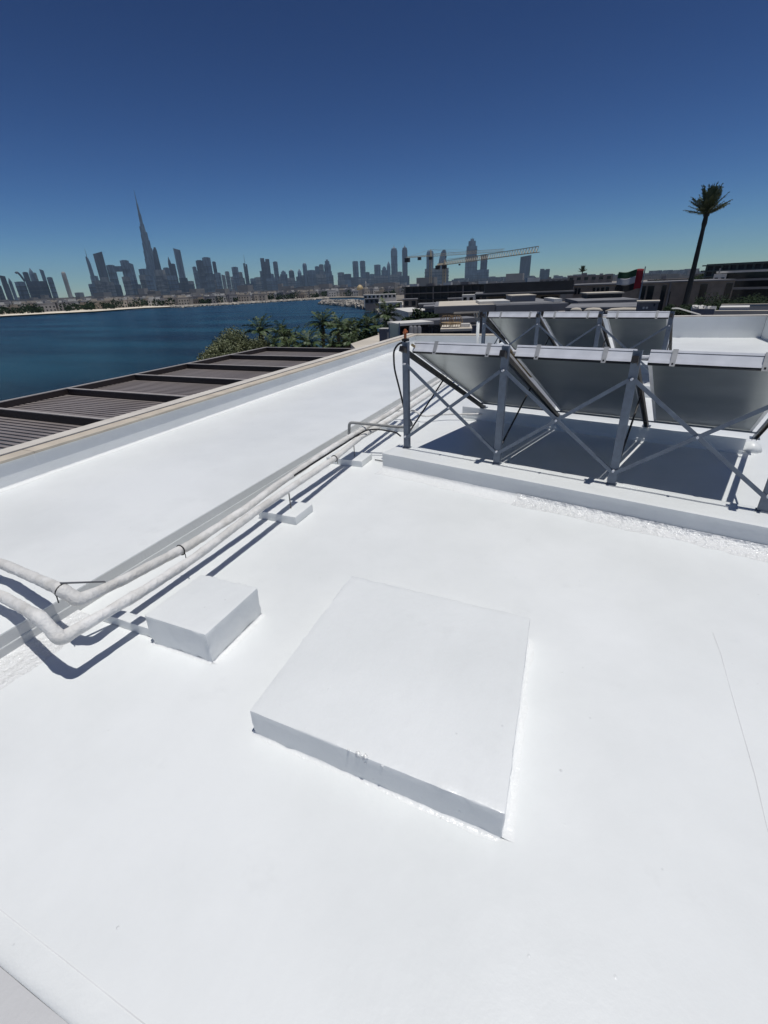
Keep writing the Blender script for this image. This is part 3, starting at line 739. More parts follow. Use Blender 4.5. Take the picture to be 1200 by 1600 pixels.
for k, x in enumerate((642.5, 648.5, 655)):
    p = at(x, 523, 22.5); mb = MB(); zt2 = at(x, 509, 22.5).z
    mb.tube([(0, 0, 0), (0, 0, zt2 - ZG - 0.08), (0, 0, zt2 - ZG)], [0.10, 0.10, 0.05], 12)
    t = thing('vent_stack', ['left one of three pale upright vent stacks beyond the roof edge', 'middle one of three pale upright vent stacks beyond the roof edge', 'right one of three pale upright vent stacks beyond the roof edge'][k], 'vent stack', (p.x, p.y, ZG), 0, 'three vent stacks')
    mb.build('stack', M_CONC, t, smooth=True)
# roof terrace with loungers
h, L, zt, sy = house('terrace', 'small raised terrace with cream edge, wicker chairs on it', 'terrace', (690, 514), 21.5, (736, 513), 21.5)
hb_(h, 'wall', M_CHAR, 0, L, 0, 2.2, 0, zt - 0.1, sy); hb_(h, 'coping', M_ROOFC, -0.05, L + 0.05, -0.05, 2.2, zt - 0.099, zt, sy)
for k, (x, y) in enumerate(((698, 511), (712, 511))):
    p = at(x, y, 22.2)
    t = thing('wicker_chair', ['tan curved wicker chair at the left of the terrace', 'tan curved wicker chair beside the white cushion'][k], 'chair', (p.x, p.y, p.z), 0.4, 'wicker terrace chairs')
    mb = MB()
    for a in range(7):
        an = a / 6 * 2.4 + 0.3
        mb.tube([(0.32 * math.cos(an) * q, 0.32 * math.sin(an) * q, z) for q, z in ((0.9, 0.0), (1.05, 0.18), (0.9, 0.36), (0.55, 0.48))], 0.016, 5)
    mb.build('frame', M_TAN, t)
    mb = MB(); mb.tube([(0, 0, 0.12), (0, 0, 0.2)], 0.26, 12); mb.build('seat', M_TAN, t)
p = at(727, 511, 22.2); t = thing('cushion', 'white cushion block at the right of the terrace', 'cushion', (p.x, p.y, p.z), 0.1)
mb = MB(); mb.box(-.2, .2, -.15, .15, 0, .16); mb.build('cushion', M_WHITEW, t, bevel=0.03)
a = at(709, 489, 24); b = at(749, 486, 24); T, L = frame_of(a, b)
t = thing('terrace_canopy', 'pale yellow timber canopy frame with leaning struts above the terrace', 'canopy frame', (a.x, a.y, a.z), math.atan2(T[1][0], T[0][0]))
mb = MB(); mb.bar((0, 0, 0), (L, 0, 0), 0.06, 0.07); mb.build('beam', M_ROOFC, t)
mb = MB(); mb.bar((L * 0.8, 0.0, -0.03), (L * 0.98, 0.1, -0.75), 0.05, 0.05); mb.build('strut', M_ROOFC, t)
mb = MB(); mb.bar((L * 0.9, 0.2, -0.03), (L * 1.0, 0.3, -0.75), 0.05, 0.05); mb.build('strut', M_ROOFC, t)
mb = MB(); mb.bar((L * 0.3, 0.0, -0.62), (L * 1.0, 0.0, -0.55), 0.05, 0.05); mb.build('rail', M_ROOFC, t)
mb = MB(); mb.bar((L * 0.98, 0.0, -0.02), (L * 0.98, 0.0, -9.5), 0.06, 0.06); mb.build('post', M_STEEL, t)

# bits next to the parapet corner
p = at(601, 524, 19.5); t = thing('roof_unit', 'small dark grey cabinet with pale top just outside the parapet corner', 'cabinet', (p.x, p.y, ZG), 0)
zt2 = at(601, 514, 19.5).z - ZG
mb = MB(); mb.box(-.17, .17, -.15, .15, 0, zt2); mb.build('cabinet', M_CONC, t)
mb = MB(); mb.box(-.19, .19, -.17, .17, zt2 + .001, zt2 + .03); mb.build('lid', M_WHITEW, t)
a = at(608, 506, 18.5); b = at(624, 505, 18.5); T, L = frame_of(a, b)
t = thing('glass_balustrade', 'pale green glass balustrade panel by the parapet corner', 'balustrade', (a.x, a.y, ZG), math.atan2(T[1][0], T[0][0]))
mb = MB(); mb.box(0, L, 0, 0.02, 0, a.z - ZG); mb.build('glass', M_GLASSR, t)
for q in (0.0, L):
    mb = MB(); mb.box(q - .02, q + .02, -.02, .045, 0, a.z - ZG + .02); mb.build('post', M_STEEL, t)
pa = [gp(548, 537, -0.5), gp(597, 521, -0.5), gp(612, 524, -0.5), gp(560, 549, -0.5)]
mb = MB(); mb.prism([(p.x, p.y) for p in pa], -8.9, -0.5)
tag(mb.build('terrace_block', M_ROOFC), 'cream topped low terrace between the palms and the parapet end', 'terrace')

# dark villa with canopy
h, L, zt, sy = house('villa', 'black flat roofed villa with thin pale canopy edge', 'villa', (758, 443), 70, (900, 438), 71)
hb_(h, 'upper_volume', M_CHAR, 0, L, 1.2, 12, zt - 1.15, zt, sy)
hb_(h, 'canopy', M_ROOFG, -1.3, L, 0, 13, zt - 1.35, zt - 1.2, sy)
hb_(h, 'soffit', M_CHAR, -1.2, L, 0.1, 12.9, zt - 1.62, zt - 1.351, sy)
hb_(h, 'wall', M_TAUPE, 0.4, L * 0.88, 2.2, 12, 0, zt - 1.621, sy)
for k, (q0, q1) in enumerate(((0.05, 0.28), (0.33, 0.55), (0.66, 0.86))): hb_(h, 'window', M_DARKG, L * q0, L * q1, 2.12, 2.197, zt - 3.6, zt - 1.9, sy)
for q in (-0.6, 0.25): hb_(h, 'column', M_STONE, q, q + 0.28, 0.4, 0.7, 0, zt - 1.622, sy)
hb_(h, 'rooftop_unit', M_WHITEW, L * 0.49, L * 0.63, 2.5, 6, zt + 0.01, zt + 0.5, sy)
h, L, zt, sy = house('kiosk', 'small white pavilion with dark openings left of the black roofed villa', 'pavilion', (722, 461), 92, (748, 460), 92)
hb_(h, 'wall', M_WHITEW, 0, L, 0, 4, 0, zt, sy)
for k in range(3): hb_(h, 'window', M_DARKG, 0.25 + k * 1.1, 0.85 + k * 1.1, -0.04, -0.004, zt - 1.3, zt - 0.4, sy)

# villa with vertical slots
h, L, zt, sy = house('villa', 'long stone clad villa with dark vertical slots, behind the flag and the tall palm mast', 'villa', (898, 440), 80, (1149, 441.5), 82)
hb_(h, 'wall', M_STONE, 0, L, 0.3, 14, 0, zt - 0.18, sy)
hb_(h, 'coping', M_ROOFG, -0.1, L + 0.1, 0.1, 14.1, zt - 0.179, zt, sy)
for x0, x1, dz in ((900, 904, 1), (906, 910, 1), (931, 935, 0), (938, 942, 0), (945, 950, 0), (952.5, 958, 0), (968, 972, 0), (976, 979, 0), (1010, 1018, 0), (1021, 1031, 0), (1043, 1050, 0), (1053.5, 1058, 2), (1101, 1111, 0), (1138, 1147, 0)):
    f0 = (x0 - 898) / 251 * L; f1 = (x1 - 898) / 251 * L
    z1 = zt - (0.5 if dz < 2 else 1.3); z0 = zt - (1.3 if dz == 1 else 4.6 if dz == 0 else 3.4)
    hb_(h, 'window', M_DARKG, f0, f1, 0.22, 0.297, z0, z1, sy)
for q in (0.30, 0.44, 0.62): hb_(h, 'pilaster', M_ROOFG, L * q, L * q + 0.22, 0.12, 0.29, 0, zt - 0.2, sy)
# darker flat roofs in front of it
h, L, zt, sy = house('villa', 'dark low flat roofs with thin pale edges in front of the flag', 'villa', (905, 470), 44, (1002, 468), 45)
hb_(h, 'wall', M_CHAR, 0, L, 0.3, 7, 0, zt - 0.25, sy); hb_(h, 'roof_slab', M_ROOFG, -0.1, L, 0, 7.2, zt - 0.249, zt, sy)
hb_(h, 'upper_roof', M_ROOFC, L * 0.30, L * 0.97, 5, 8.5, zt + 0.35, zt + 0.45, sy); hb_(h, 'upper_wall', M_CHAR, L * 0.33, L * 0.95, 5.2, 8.3, zt + 0.005, zt + 0.349, sy)
h, L, zt, sy = house('flat_roof_house', 'dark roof strip directly beyond the far parapet', 'house', (886, 481), 30, (1003, 479), 30)
hb_(h, 'wall', M_CONC, 0, L, 0.2, 5, 0, zt - 0.1, sy); hb_(h, 'roof_slab', M_ROOFG, -0.1, L, 0, 5.2, zt - 0.099, zt, sy)
for k, (x, wd) in enumerate(((900, 0.5), (927, 0.8), (974, 1.5))):
    p = at(x, 484, 25.5); t = thing('sandbag_pile', ['small pale sack by the dark roof strip, leftmost', 'pale sack in the middle of the dark roof strip', 'long heap of pale sacks behind the rightmost far collector'][k], 'sacks', (p.x, p.y, p.z - 0.15), 0.1, 'pale sacks on the next roof')
    mb = MB(); mb.tube([(-wd / 2, 0, .08), (-wd / 3, 0.02, .12), (0, 0, .13), (wd / 3, .02, .12), (wd / 2, 0, .08)], [.05, .11, .12, .11, .05], 10); mb.build('sack', M_ROOFC, t, smooth=True)
h, L, zt, sy = house('plant_box', 'grey masonry box with two bright round lamps just beyond the far parapet', 'box', (996, 470.5), 22.5, (1030, 470), 22.5)
hb_(h, 'box', M_TAUPE, 0, L, 0, 0.8, 0, zt - 0.05, sy); hb_(h, 'lid', M_ROOFC, -0.03, L + 0.03, -0.03, 0.85, zt - 0.049, zt, sy)
for q in (0.35, 0.50):
    mb = MB(); mb.tube([(L * q, -0.05 * sy, zt - 0.25), (L * q, -0.001 * sy, zt - 0.25)], 0.042, 12); mb.build('lamp', M_WHITEW, h)
hb_(h, 'vent', M_CHAR, L * 0.78, L * 0.86, -0.012, -0.002, zt - 0.2, zt - 0.1, sy)
# right hand edge pieces
h, L, zt, sy = house('plant_box', 'low grey box heaped with pale rubble right of the palm mast foot', 'box', (1082, 481), 24, (1117, 483), 24)
hb_(h, 'box', M_CONC, 0, L, 0, 1.0, 0, zt - 0.02, sy)
mb = MB(); rnd = random.Random(9)
for i in range(26):
    x = rnd.uniform(0.05, L - 0.05); y = rnd.uniform(0.1, 0.8); s_ = rnd.uniform(0.03, 0.10)
    T = Matrix.Translation((x, y * sy, zt)) @ Matrix.Rotation(rnd.random() * 3, 4, 'Z') @ Matrix.Rotation(rnd.random(), 4, 'X'); mb.box(-s_, s_, -s_, s_, -s_, s_ * .8, 0, T)
mb.build('rubble', M_WHITEW, h, kind='stuff')
h, L, zt, sy = house('neighbour_roof', 'low cream edged roof at the far right beyond our parapet', 'roof', (1118, 486), 27, (1215, 485), 27)
hb_(h, 'wall', M_CONC, 0, L, 0.1, 6, 0, zt - 0.2, sy); hb_(h, 'coping', M_ROOFC, -0.05, L, 0, 0.35, zt - 0.199, zt, sy); hb_(h, 'coping', M_ROOFC, -0.05, L, 5.7, 6.05, zt - 0.199, zt, sy); hb_(h, 'roof_felt', M_CHAR, 0, L, 0.36, 5.69, zt - 0.15, zt - 0.1, sy)
hb_(h, 'skylight', M_WHITEW, 0.1, 1.2, 0.5, 2.0, zt - 0.09, zt + 0.12, sy)
mb = MB(); q = [at(1050, 482, 19.6), at(1060, 481.5, 19.8), at(1078, 487, 20.2), at(1095, 492, 20.4)]
mb.tube(resample(smooth_path(q, 0.3), 0.1), 0.02, 8); tag(mb.build('cable_conduit', M_WHITEW, smooth=True), 'pale conduit arching over the far parapet by the rightmost far collector', 'conduit')
# long dark building on the right horizon and its slabs
h, L, zt, sy = house('apartment_block', 'long dark apartment block on the right horizon', 'building', (1104, 411.5), 170, (1290, 405), 165)
hb_(h, 'wall', M_CHAR, 0, L, 0.5, 16, 0, zt, sy)
for k in range(3): hb_(h, 'floor_slab', mat('sage_metal', (0.07, 0.09, 0.085), 0.5), -0.8, L, -0.4, 0.49, zt - 0.5 - k * 1.4, zt - 0.2 - k * 1.4, sy)
for k in range(14): hb_(h, 'pier', mat('sage_metal', (0.07, 0.09, 0.085)), k * L / 14, k * L / 14 + 0.5, 0.2, 0.49, zt - 4.4, zt - 0.51, sy)
h, L, zt, sy = house('apartment_block', 'terraced white slab building with green glass below the long dark block', 'building', (1132, 423), 140, (1280, 418), 138)
hb_(h, 'wall', M_DARKG, 0, L, 1.5, 12, 0, zt - 0.3, sy)
for k in range(3): hb_(h, 'floor_slab', M_CONC if k else M_WHITEW, -1.5 - k * 1.8, L, -0.8 * k, 12, zt - 0.4 - k * 1.7, zt - k * 1.7, sy)
for k, (x0, x1, y, D_, m_, lab) in enumerate(((1116, 1136, 428, 130, M_WHITEW, 'small white block left of the terraced slab building'),
        (1086, 1100, 428, 210, M_STONE, 'small pale brown house between the palm mast and the long dark block'),
        (888, 958, 430, 260, M_TAUPE, 'long low brown building on the horizon left of the flag'),
        (842, 888, 436, 300, M_CONC, 'low grey building on the horizon above the black roofed villa'),
        (1012, 1082, 436, 230, M_STONE, 'low pale building on the horizon right of the flag'))):
    h, L, zt, sy = house('low_building', lab, 'building', (x0, y), D_, (x1, y), D_)
    hb_(h, 'wall', m_, 0, L, 0, 12, 0, zt, sy)
    n = max(2, int(L / 3))
    for j in range(n): hb_(h, 'window', M_DARKG, (j + .25) * L / n, (j + .75) * L / n, -0.08, -0.004, zt - 1.9, zt - 0.7, sy)
    hb_(h, 'roof_unit', M_CONC, L * 0.3, L * 0.42, 3, 7, zt + 0.01, zt + 1.1, sy)
# building site and marina houses to the left of the black villa
h, L, zt, sy = house('unfinished_building', 'long dark concrete frame building behind the tower cranes', 'building', (628, 447), 265, (762, 444.5), 255)
hb_(h, 'core', M_CHAR, 1, L - 1, 2.5, 14, 0, zt - 0.4, sy)
for k in range(4): hb_(h, 'floor_slab', M_TAUPE if k == 1 else M_CHAR, 0 - (k * 1.5), L - (k % 2) * 4, 0, 15, zt - 0.35 - k * 3.1, zt - k * 3.1, sy)
for k in range(12): hb_(h, 'column', M_TAUPE if k % 4 == 0 else M_CHAR, 1 + k * (L - 2) / 11, 1.6 + k * (L - 2) / 11, 0.4, 1.0, 0, zt - 0.46, sy)
for k in range(5): hb_(h, 'site_cabin', M_TAUPE if k % 2 else M_WHITEW, 3 + k * 9, 7 + k * 9, 4, 8, zt + 0.01, zt + 1.2, sy)
marina = [((568, 460), (619, 459.5), 300, 'W', 10, 'long low white canopy roof beside the marina water'),
 ((630, 467), (652, 467), 150, 'S', 6, 'pale beige box house left of the crane foot'),
 ((655, 475), (690, 474), 95, 'C', 6, 'dark grey flat house between palm and villa'),
 ((700, 466), (722, 466), 190, 'T', 8, 'brown house in front of the unfinished building'),
 ((592, 473), (628, 471), 170, 'W', 5, 'white boat shed at the root of the breakwater'),
 ((570, 467), (592, 466), 260, 'T', 8, 'low brown shed behind the breakwater'),
 ((648, 484), (668, 483), 70, 'W', 3, 'small white tent roof among shrubs left of the grey villa'),
 ((664, 478), (684, 479), 60, 'T', 5, 'dark brown house touching the left end of the grey villa')]
mm = {'W': M_WHITEW, 'S': M_STONE, 'C': M_CONC, 'T': M_TAUPE}
for pl, pr, D_, c_, dp, lab in marina:
    h, L, zt, sy = house('marina_house', lab, 'house', pl, D_, pr, D_)
    hb_(h, 'wall', mm[c_], 0, L, 0.2, dp, 0, zt - 0.25, sy); hb_(h, 'roof_slab', M_WHITEW if c_ == 'W' else M_ROOFG, -0.2, L + .2, 0, dp + .2, zt - 0.249, zt, sy)
    n = max(2, int(L / 2.2))
    for j in range(n): hb_(h, 'window', M_DARKG, (j + .2) * L / n, (j + .75) * L / n, 0.14, 0.197, zt - 1.9, zt - 0.6, sy)
h, L, zt, sy = house('garden_wall', 'bright white sloping wall behind the nearest palm', 'wall', (614, 483), 75, (638, 486), 62)
hb_(h, 'wall', M_WHITEW, 0, L, 0, 3, 0, zt, sy)
pth = [gp(x, y, ZG + 0.02) for x, y in ((600, 500), (640, 500), (655, 470), (640, 468), (610, 480))]
mb = MB(); mb.add(pth, [(0, 1, 2, 3, 4)]); mb.build('path', mat('pale_concrete_path', (0.50, 0.46, 0.40), 0.9), kind='structure')

# breakwater of individual boulders (uncountable at this distance)
mb = MB(); rnd = random.Random(12)
cl = [gp(622, 492, -10), gp(600, 484, -10), gp(575, 480, -10), gp(548, 477.3, -10), gp(525, 475.8, -10), gp(507, 474.8, -10)]
cl = resample(smooth_path(cl, 40), 3.0)
for p, nx in zip(cl, cl[1:]):
    d = (nx - p).normalized(); s = Vector((-d.y, d.x, 0))
    for k in range(16):
        o = rnd.uniform(-1, 1); sz = rnd.uniform(0.7, 1.7)
        q = p + d * rnd.uniform(0, 3) + s * o * 7 + Vector((0, 0, 0.3 + 2.6 * (1 - abs(o))))
        T = Matrix.Translation(q) @ Matrix.Rotation(rnd.random() * 6, 4, 'Z') @ Matrix.Rotation(rnd.random() * 2, 4, 'X')
        mb.box(-sz, sz, -sz * .8, sz * .8, -sz * .6, sz * .6, 0, T)
mb.build('breakwater', M_ROCK, kind='stuff')
mb = MB()
for p, nx in zip(cl, cl[1:]): mb.bar(p + Vector((0, 0, 2.9)), nx + Vector((0, 0, 2.9)) + (nx - p) * .05, 3.2, 0.3)
mb.build('breakwater_path', mat('pale_rock', (0.46, 0.42, 0.36)), kind='structure')

# flag
p0 = at(1001, 456, 35); p1 = at(1007.7, 416.5, 35)
fl = thing('flagpole', 'flagpole flying a large red, green, white and black flag', 'flag', (p0.x, p0.y, ZG))
mb = MB(); mb.tube([(0, 0, 0), (0, 0, p1.z - ZG)], [0.05, 0.03], 8); mb.build('pole', M_STEEL, fl)
vx = (at(965, 430, 35) - at(1004, 430, 35)); vx.z = 0; FL = vx.length * 1.06; vx.normalize(); vy = Vector((-vx.y, vx.x, 0))
FH = at(1007, 418.5, 35).z - at(1001, 450, 35).z
nu, nv = 36, 18
def fpt(a, b):
    x = a * FL * (0.93 + 0.02 * math.sin(b * 3)); wv = 0.10 * FL * a * math.sin(a * 9 + b * 1.6) * 0.55
    return vx * (x + 0.05) + vy * wv + Vector((0, 0, p1.z - ZG - 0.12 - b * FH - a * 0.13 * FH * (1 if a > 0.02 else 0) + 0.045 * FH * math.sin(a * 7 + b)))
def flagpart(name, a0, a1, b0, b1, col):
    mb = MB(); n = 14; m_ = 8
    vs = [fpt(a0 + (a1 - a0) * i / n, b0 + (b1 - b0) * j / m_) for i in range(n + 1) for j in range(m_ + 1)]
    mb.add(vs, [(i * (m_ + 1) + j, (i + 1) * (m_ + 1) + j, (i + 1) * (m_ + 1) + j + 1, i * (m_ + 1) + j + 1) for i in range(n) for j in range(m_)])
    o = mb.build(name, mat(name + '_cloth', col, 0.8), fl, smooth=True)
    sd = o.modifiers.new('thickness', 'SOLIDIFY'); sd.thickness = 0.006
flagpart('red_band', 0, 0.27, 0, 1, (0.24, 0.008, 0.018)); flagpart('green_stripe', 0.27, 1, 0, 0.333, (0.006, 0.05, 0.02))
flagpart('white_stripe', 0.27, 1, 0.333, 0.667, (0.42, 0.43, 0.45)); flagpart('black_stripe', 0.27, 1, 0.667, 1, (0.008, 0.008, 0.01))
p0 = at(1020, 480, 30); mb = MB(); mb.tube([(0, 0, 0), (0, 0, 0.9)], 0.012, 5)

# ================================================================== TREES
M_LEAF = mat('palm_leaf', (0.065, 0.105, 0.03), 0.55, (0.035, 0.062, 0.018), 1.2)
M_LEAF_L = mat('light_palm_leaf', (0.11, 0.14, 0.035), 0.55, (0.06, 0.09, 0.025), 1.2)
M_DRY = mat('dry_palm_leaf', (0.24, 0.19, 0.09), 0.7, (0.15, 0.12, 0.06), 2)
M_BARK = mat('palm_bark', (0.16, 0.125, 0.09), 0.9, (0.08, 0.06, 0.045), 5, bump=0.4)
M_BUSH = mat('olive_leaf', (0.165, 0.18, 0.08), 0.6, (0.075, 0.095, 0.04), 0.5)
M_BUSH_D = mat('dark_hedge_leaf', (0.018, 0.038, 0.012), 0.75, (0.009, 0.020, 0.007), 0.5, spec=0.2)
M_MAST = mat('dark_painted_mast', (0.028, 0.032, 0.030), 0.7, (0.018, 0.020, 0.020), 1)
def frond_mesh(name, L, droop, rise, wid, m, seed, nl=17):
    rnd = random.Random(seed); mb = MB()
    def P(t): return Vector((L * t * (1 - 0.12 * t), 0, rise * L * t - droop * L * t * t))
    pts = [P(i / nl) for i in range(nl + 1)]
    mb.tube(pts, [0.03 * L / 2 * (1 - .85 * i / nl) for i in range(nl + 1)], 3)
    for i in range(2, nl + 1):
        t = i / nl; p = pts[i]; ll = wid * L * math.sin(math.pi * min(1, t * 0.92 + 0.10)) * rnd.uniform(.85, 1.1)
        for s in (-1, 1):
            tip = p + Vector((0.55 * ll, s * ll * 0.8, -0.25 * ll + rnd.uniform(-.05, .05) * L)); w_ = L * 0.022
            mb.add([p, p + Vector((w_ * 1.6, 0, 0)), tip, p + Vector((0.5 * ll * .5 - w_, s * ll * .45, -0.03 * ll))], [(0, 1, 2, 3)])
    me_o = mb.build(name, m); me = me_o.data; bpy.data.objects.remove(me_o); return me
FR = [frond_mesh('frond', 1.0, 0.75, 0.75, 0.26, M_LEAF, 1), frond_mesh('frond', 1.0, 0.62, 0.30, 0.28, M_LEAF, 2), frond_mesh('frond', 1.0, 0.6, 0.95, 0.24, M_LEAF_L, 3), frond_mesh('frond', 0.8, 0.9, 0.1, 0.2, M_DRY, 4)]
def palm(px, py, dist, rad, label, seed, n=26, dry=3, trunk_r=0.16, group='palms beyond the pergola'):
    rnd = random.Random(seed); top = at(px, py, dist)
    hgt = top.z - ZG - rad * 0.55
    root = thing('palm_tree', label, 'palm', (top.x, top.y, ZG), 0, group)
    mb = MB(); ln = Vector((rnd.uniform(-.3, .3), rnd.uniform(-.3, .3), 0))
    ps = [Vector((0, 0, hgt * t)) + ln * t * t for t in [i / 14 for i in range(15)]]
    mb.tube(ps, [trunk_r * (1.35 - 0.4 * i / 14 + (0.08 if i % 2 else 0)) for i in range(15)], 9)
    mb.build('trunk', M_BARK, root)
    c0 = ps[-1]
    for k in range(n):
        q = k / n; a = k * 2.399 + rnd.uniform(-.3, .3)
        if k >= n - dry: me = FR[3]; tilt = R(55)
        elif q < 0.4: me = FR[2] if rnd.random() < 0.5 else FR[0]; tilt = R(-38 + q * 60)
        elif q < 0.75: me = FR[0]; tilt = R(-8 + q * 25)
        else: me = FR[1]; tilt = R(18)
        o = bpy.data.objects.new('frond', me); C.objects.link(o); o.parent = root
        o.location = c0 + Vector((0, 0, rnd.uniform(-.1, .1)))
        o.rotation_euler = (rnd.uniform(-.3, .3), tilt, a); s = rad * rnd.uniform(.85, 1.15); o.scale = (s, s, s)
    return root
palm(405, 501, 46, 1.9, 'palm with yellowing skirt, tallest one rising over the olive bush by the pergola corner', 1, 28, 6)
palm(434, 507, 52, 1.5, 'slim palm just right of the tallest palm by the pergola corner', 2, 20, 3)
palm(444, 513, 44, 1.7, 'palm standing third from the olive bush', 3, 24)
palm(462, 517, 47, 1.6, 'short palm left of the gap in the palm row', 4, 22)
palm(500, 489, 50, 2.1, 'tall drooping palm in the middle of the palm row against the water', 5, 30, 4)
palm(524, 497, 54, 1.9, 'palm right of the tall drooping palm', 6, 26)
palm(484, 520, 42, 1.7, 'low bright palm under the tall drooping palm', 7, 24, 2)
palm(540, 503, 50, 1.9, 'palm in the thick part of the palm row', 8, 26)
palm(556, 500, 56, 2.1, 'tall palm of the thick part of the row', 9, 28)
palm(572, 496, 58, 2.1, 'palm at the right end of the thick row', 10, 28)
palm(546, 522, 40, 1.6, 'low palm tucked against the parapet end', 11, 22)
palm(516, 524, 40, 1.5, 'lowest palm right beside the pergola end', 12, 22)
palm(588, 497, 62, 2.0, 'dark palm just left of the separate tall one', 13, 26)
palm(607, 476, 47, 2.0, 'separate tall palm in front of the white sloping wall', 14, 30, 5, 0.15)
palm(425, 524, 42, 1.4, 'small palm between olive bush and pergola corner', 15, 20)
palm(452, 530, 40, 1.3, 'small palm whose tips just clear the pergola', 16, 20)

def leafy(root, name, clumps, n, leaf, m, seed, kind='stuff'):
    rnd = random.Random(seed); vs = []; fs = []
    for i in range(n):
        c, r = clumps[rnd.randrange(len(clumps))]
        d = Vector((rnd.gauss(0, 1), rnd.gauss(0, 1), rnd.gauss(0, 1) * .8)).normalized()
        p = Vector(c) + d * r * rnd.uniform(0.55, 1.08) * (1 + 0.35 * noise.noise(d * 2 + Vector(c)))
        a = Vector((rnd.uniform(-1, 1), rnd.uniform(-1, 1), rnd.uniform(-1, 1))).normalized(); b = a.orthogonal().normalized()
        s = leaf * rnd.uniform(.6, 1.3); k = len(vs)
        vs += [p - a * s, p + b * s * .45, p + a * s, p - b * s * .45]; fs.append((k, k + 1, k + 2, k + 3))
    mb = MB(); mb.add(vs, fs)
    o = mb.build(name, m, root)
    return o
def tree(px, py, dist, rad, label, seed, m, leaf=0.16, n=7000, cat='tree', group=None, squash=0.8, name='bushy_tree'):
    rnd = random.Random(seed); top = at(px, py, dist)
    root = thing(name, label, cat, (top.x, top.y, ZG), 0, group); hc = top.z - ZG - rad * 0.9
    cl = []
    for i in range(16):
        d = Vector((rnd.gauss(0, 1), rnd.gauss(0, 1), rnd.gauss(0, .8))).normalized() * rad * rnd.uniform(.35, .75)
        cl.append((Vector((d.x, d.y, hc + d.z * squash)), rad * rnd.uniform(.28, .5)))
    mb = MB(); mb.tube([(0, 0, 0), (0.05, 0, hc * .5), (0, 0.05, hc)], [rad * .09, rad * .07, rad * .04], 8); mb.build('trunk', M_BARK, root)
    for c, r in cl[:6]:
        q = MB(); q.tube([(0, 0, hc * .55), (c.x * .5, c.y * .5, hc * .8), (c.x, c.y, c.z)], [rad * .045, rad * .03, rad * .012], 6); q.build('limb', M_BARK, root)
    leafy(root, 'crown', cl, n, leaf, m, seed)
    return root
tree(372, 513, 45, 2.5, 'large grey green olive like tree behind the far pergola corner', 21, M_BUSH, leaf=0.085, n=24000)
tree(336, 527, 42, 2.0, 'smaller olive green tree at the left end of the planting', 22, M_BUSH, leaf=0.085, n=18000)
tree(398, 520, 47, 1.8, 'olive green tree under the tallest palm', 23, M_BUSH, leaf=0.085, n=14000)
for k, (x, y, d, r_, lab) in enumerate(((420, 536, 52, 2.2, 'dark shrub low behind the pergola corner'), (470, 530, 55, 2.4, 'dark shrub filling the gap of the palm row'), (520, 520, 58, 2.8, 'dark shrub behind the middle palms'),
        (560, 512, 60, 3.0, 'dark shrub behind the thick palm group'), (588, 508, 55, 2.6, 'dark shrub beside the separate tall palm'), (648, 484, 62, 1.6, 'green shrub left of the grey villa'), (668, 486, 58, 1.3, 'small green shrub at the grey villa corner'))):
    tree(x, y, d, r_, lab, 30 + k, M_BUSH_D, 0.2, 4500, 'shrub', 'dark shrubs between the palms', name='shrub')
hedge = [(1120, 462, 52, 2.6), (1146, 455, 58, 3.0), (1172, 458, 50, 2.6), (1195, 450, 60, 3.2), (1100, 470, 50, 1.7), (1210, 462, 48, 2.8), (1160, 470, 44, 1.8), (1132, 474, 42, 1.5), (1185, 474, 42, 1.8), (1072, 474, 46, 1.3), (1052, 476, 60, 1.2)]
hl = ['tree of the right hand garden, at its left end', 'wide tree in the middle of the right hand garden', 'tree right of the middle in the right hand garden', 'tallest tree of the right hand garden at the photo edge', 'low shrub at the foot of the slotted villa',
      'tree cut by the right edge of the photo', 'front shrub in the middle of the right hand garden', 'front shrub at the left of the right hand garden', 'front shrub at the right of the right hand garden', 'dark shrub round the foot of the palm mast', 'brown shrub before the slotted villa']
for k, (x, y, d, r_) in enumerate(hedge): tree(x, y, d, r_, hl[k], 60 + k, M_BUSH_D, 0.10, 12000 if r_ > 2 else 7000, 'tree' if r_ > 2 else 'shrub', 'trees of the right hand garden', name='garden_tree')
for k, (x, y, d, r_, lab) in enumerate(((1094, 426, 180, 3.5, 'round tree on the horizon left of the long dark block'), (1108, 424, 175, 3.2, 'tree at the left end of the long dark block'), (985, 434, 240, 4, 'distant tree right behind the flag'), (1030, 434, 220, 3.4, 'distant tree right of the flag'), (1048, 436, 210, 3, 'distant tree between flag and palm mast'))):
    tree(x, y, d, r_, lab, 90 + k, M_BUSH_D, 0.5, 900, 'tree', 'trees on the right horizon', name='distant_tree')

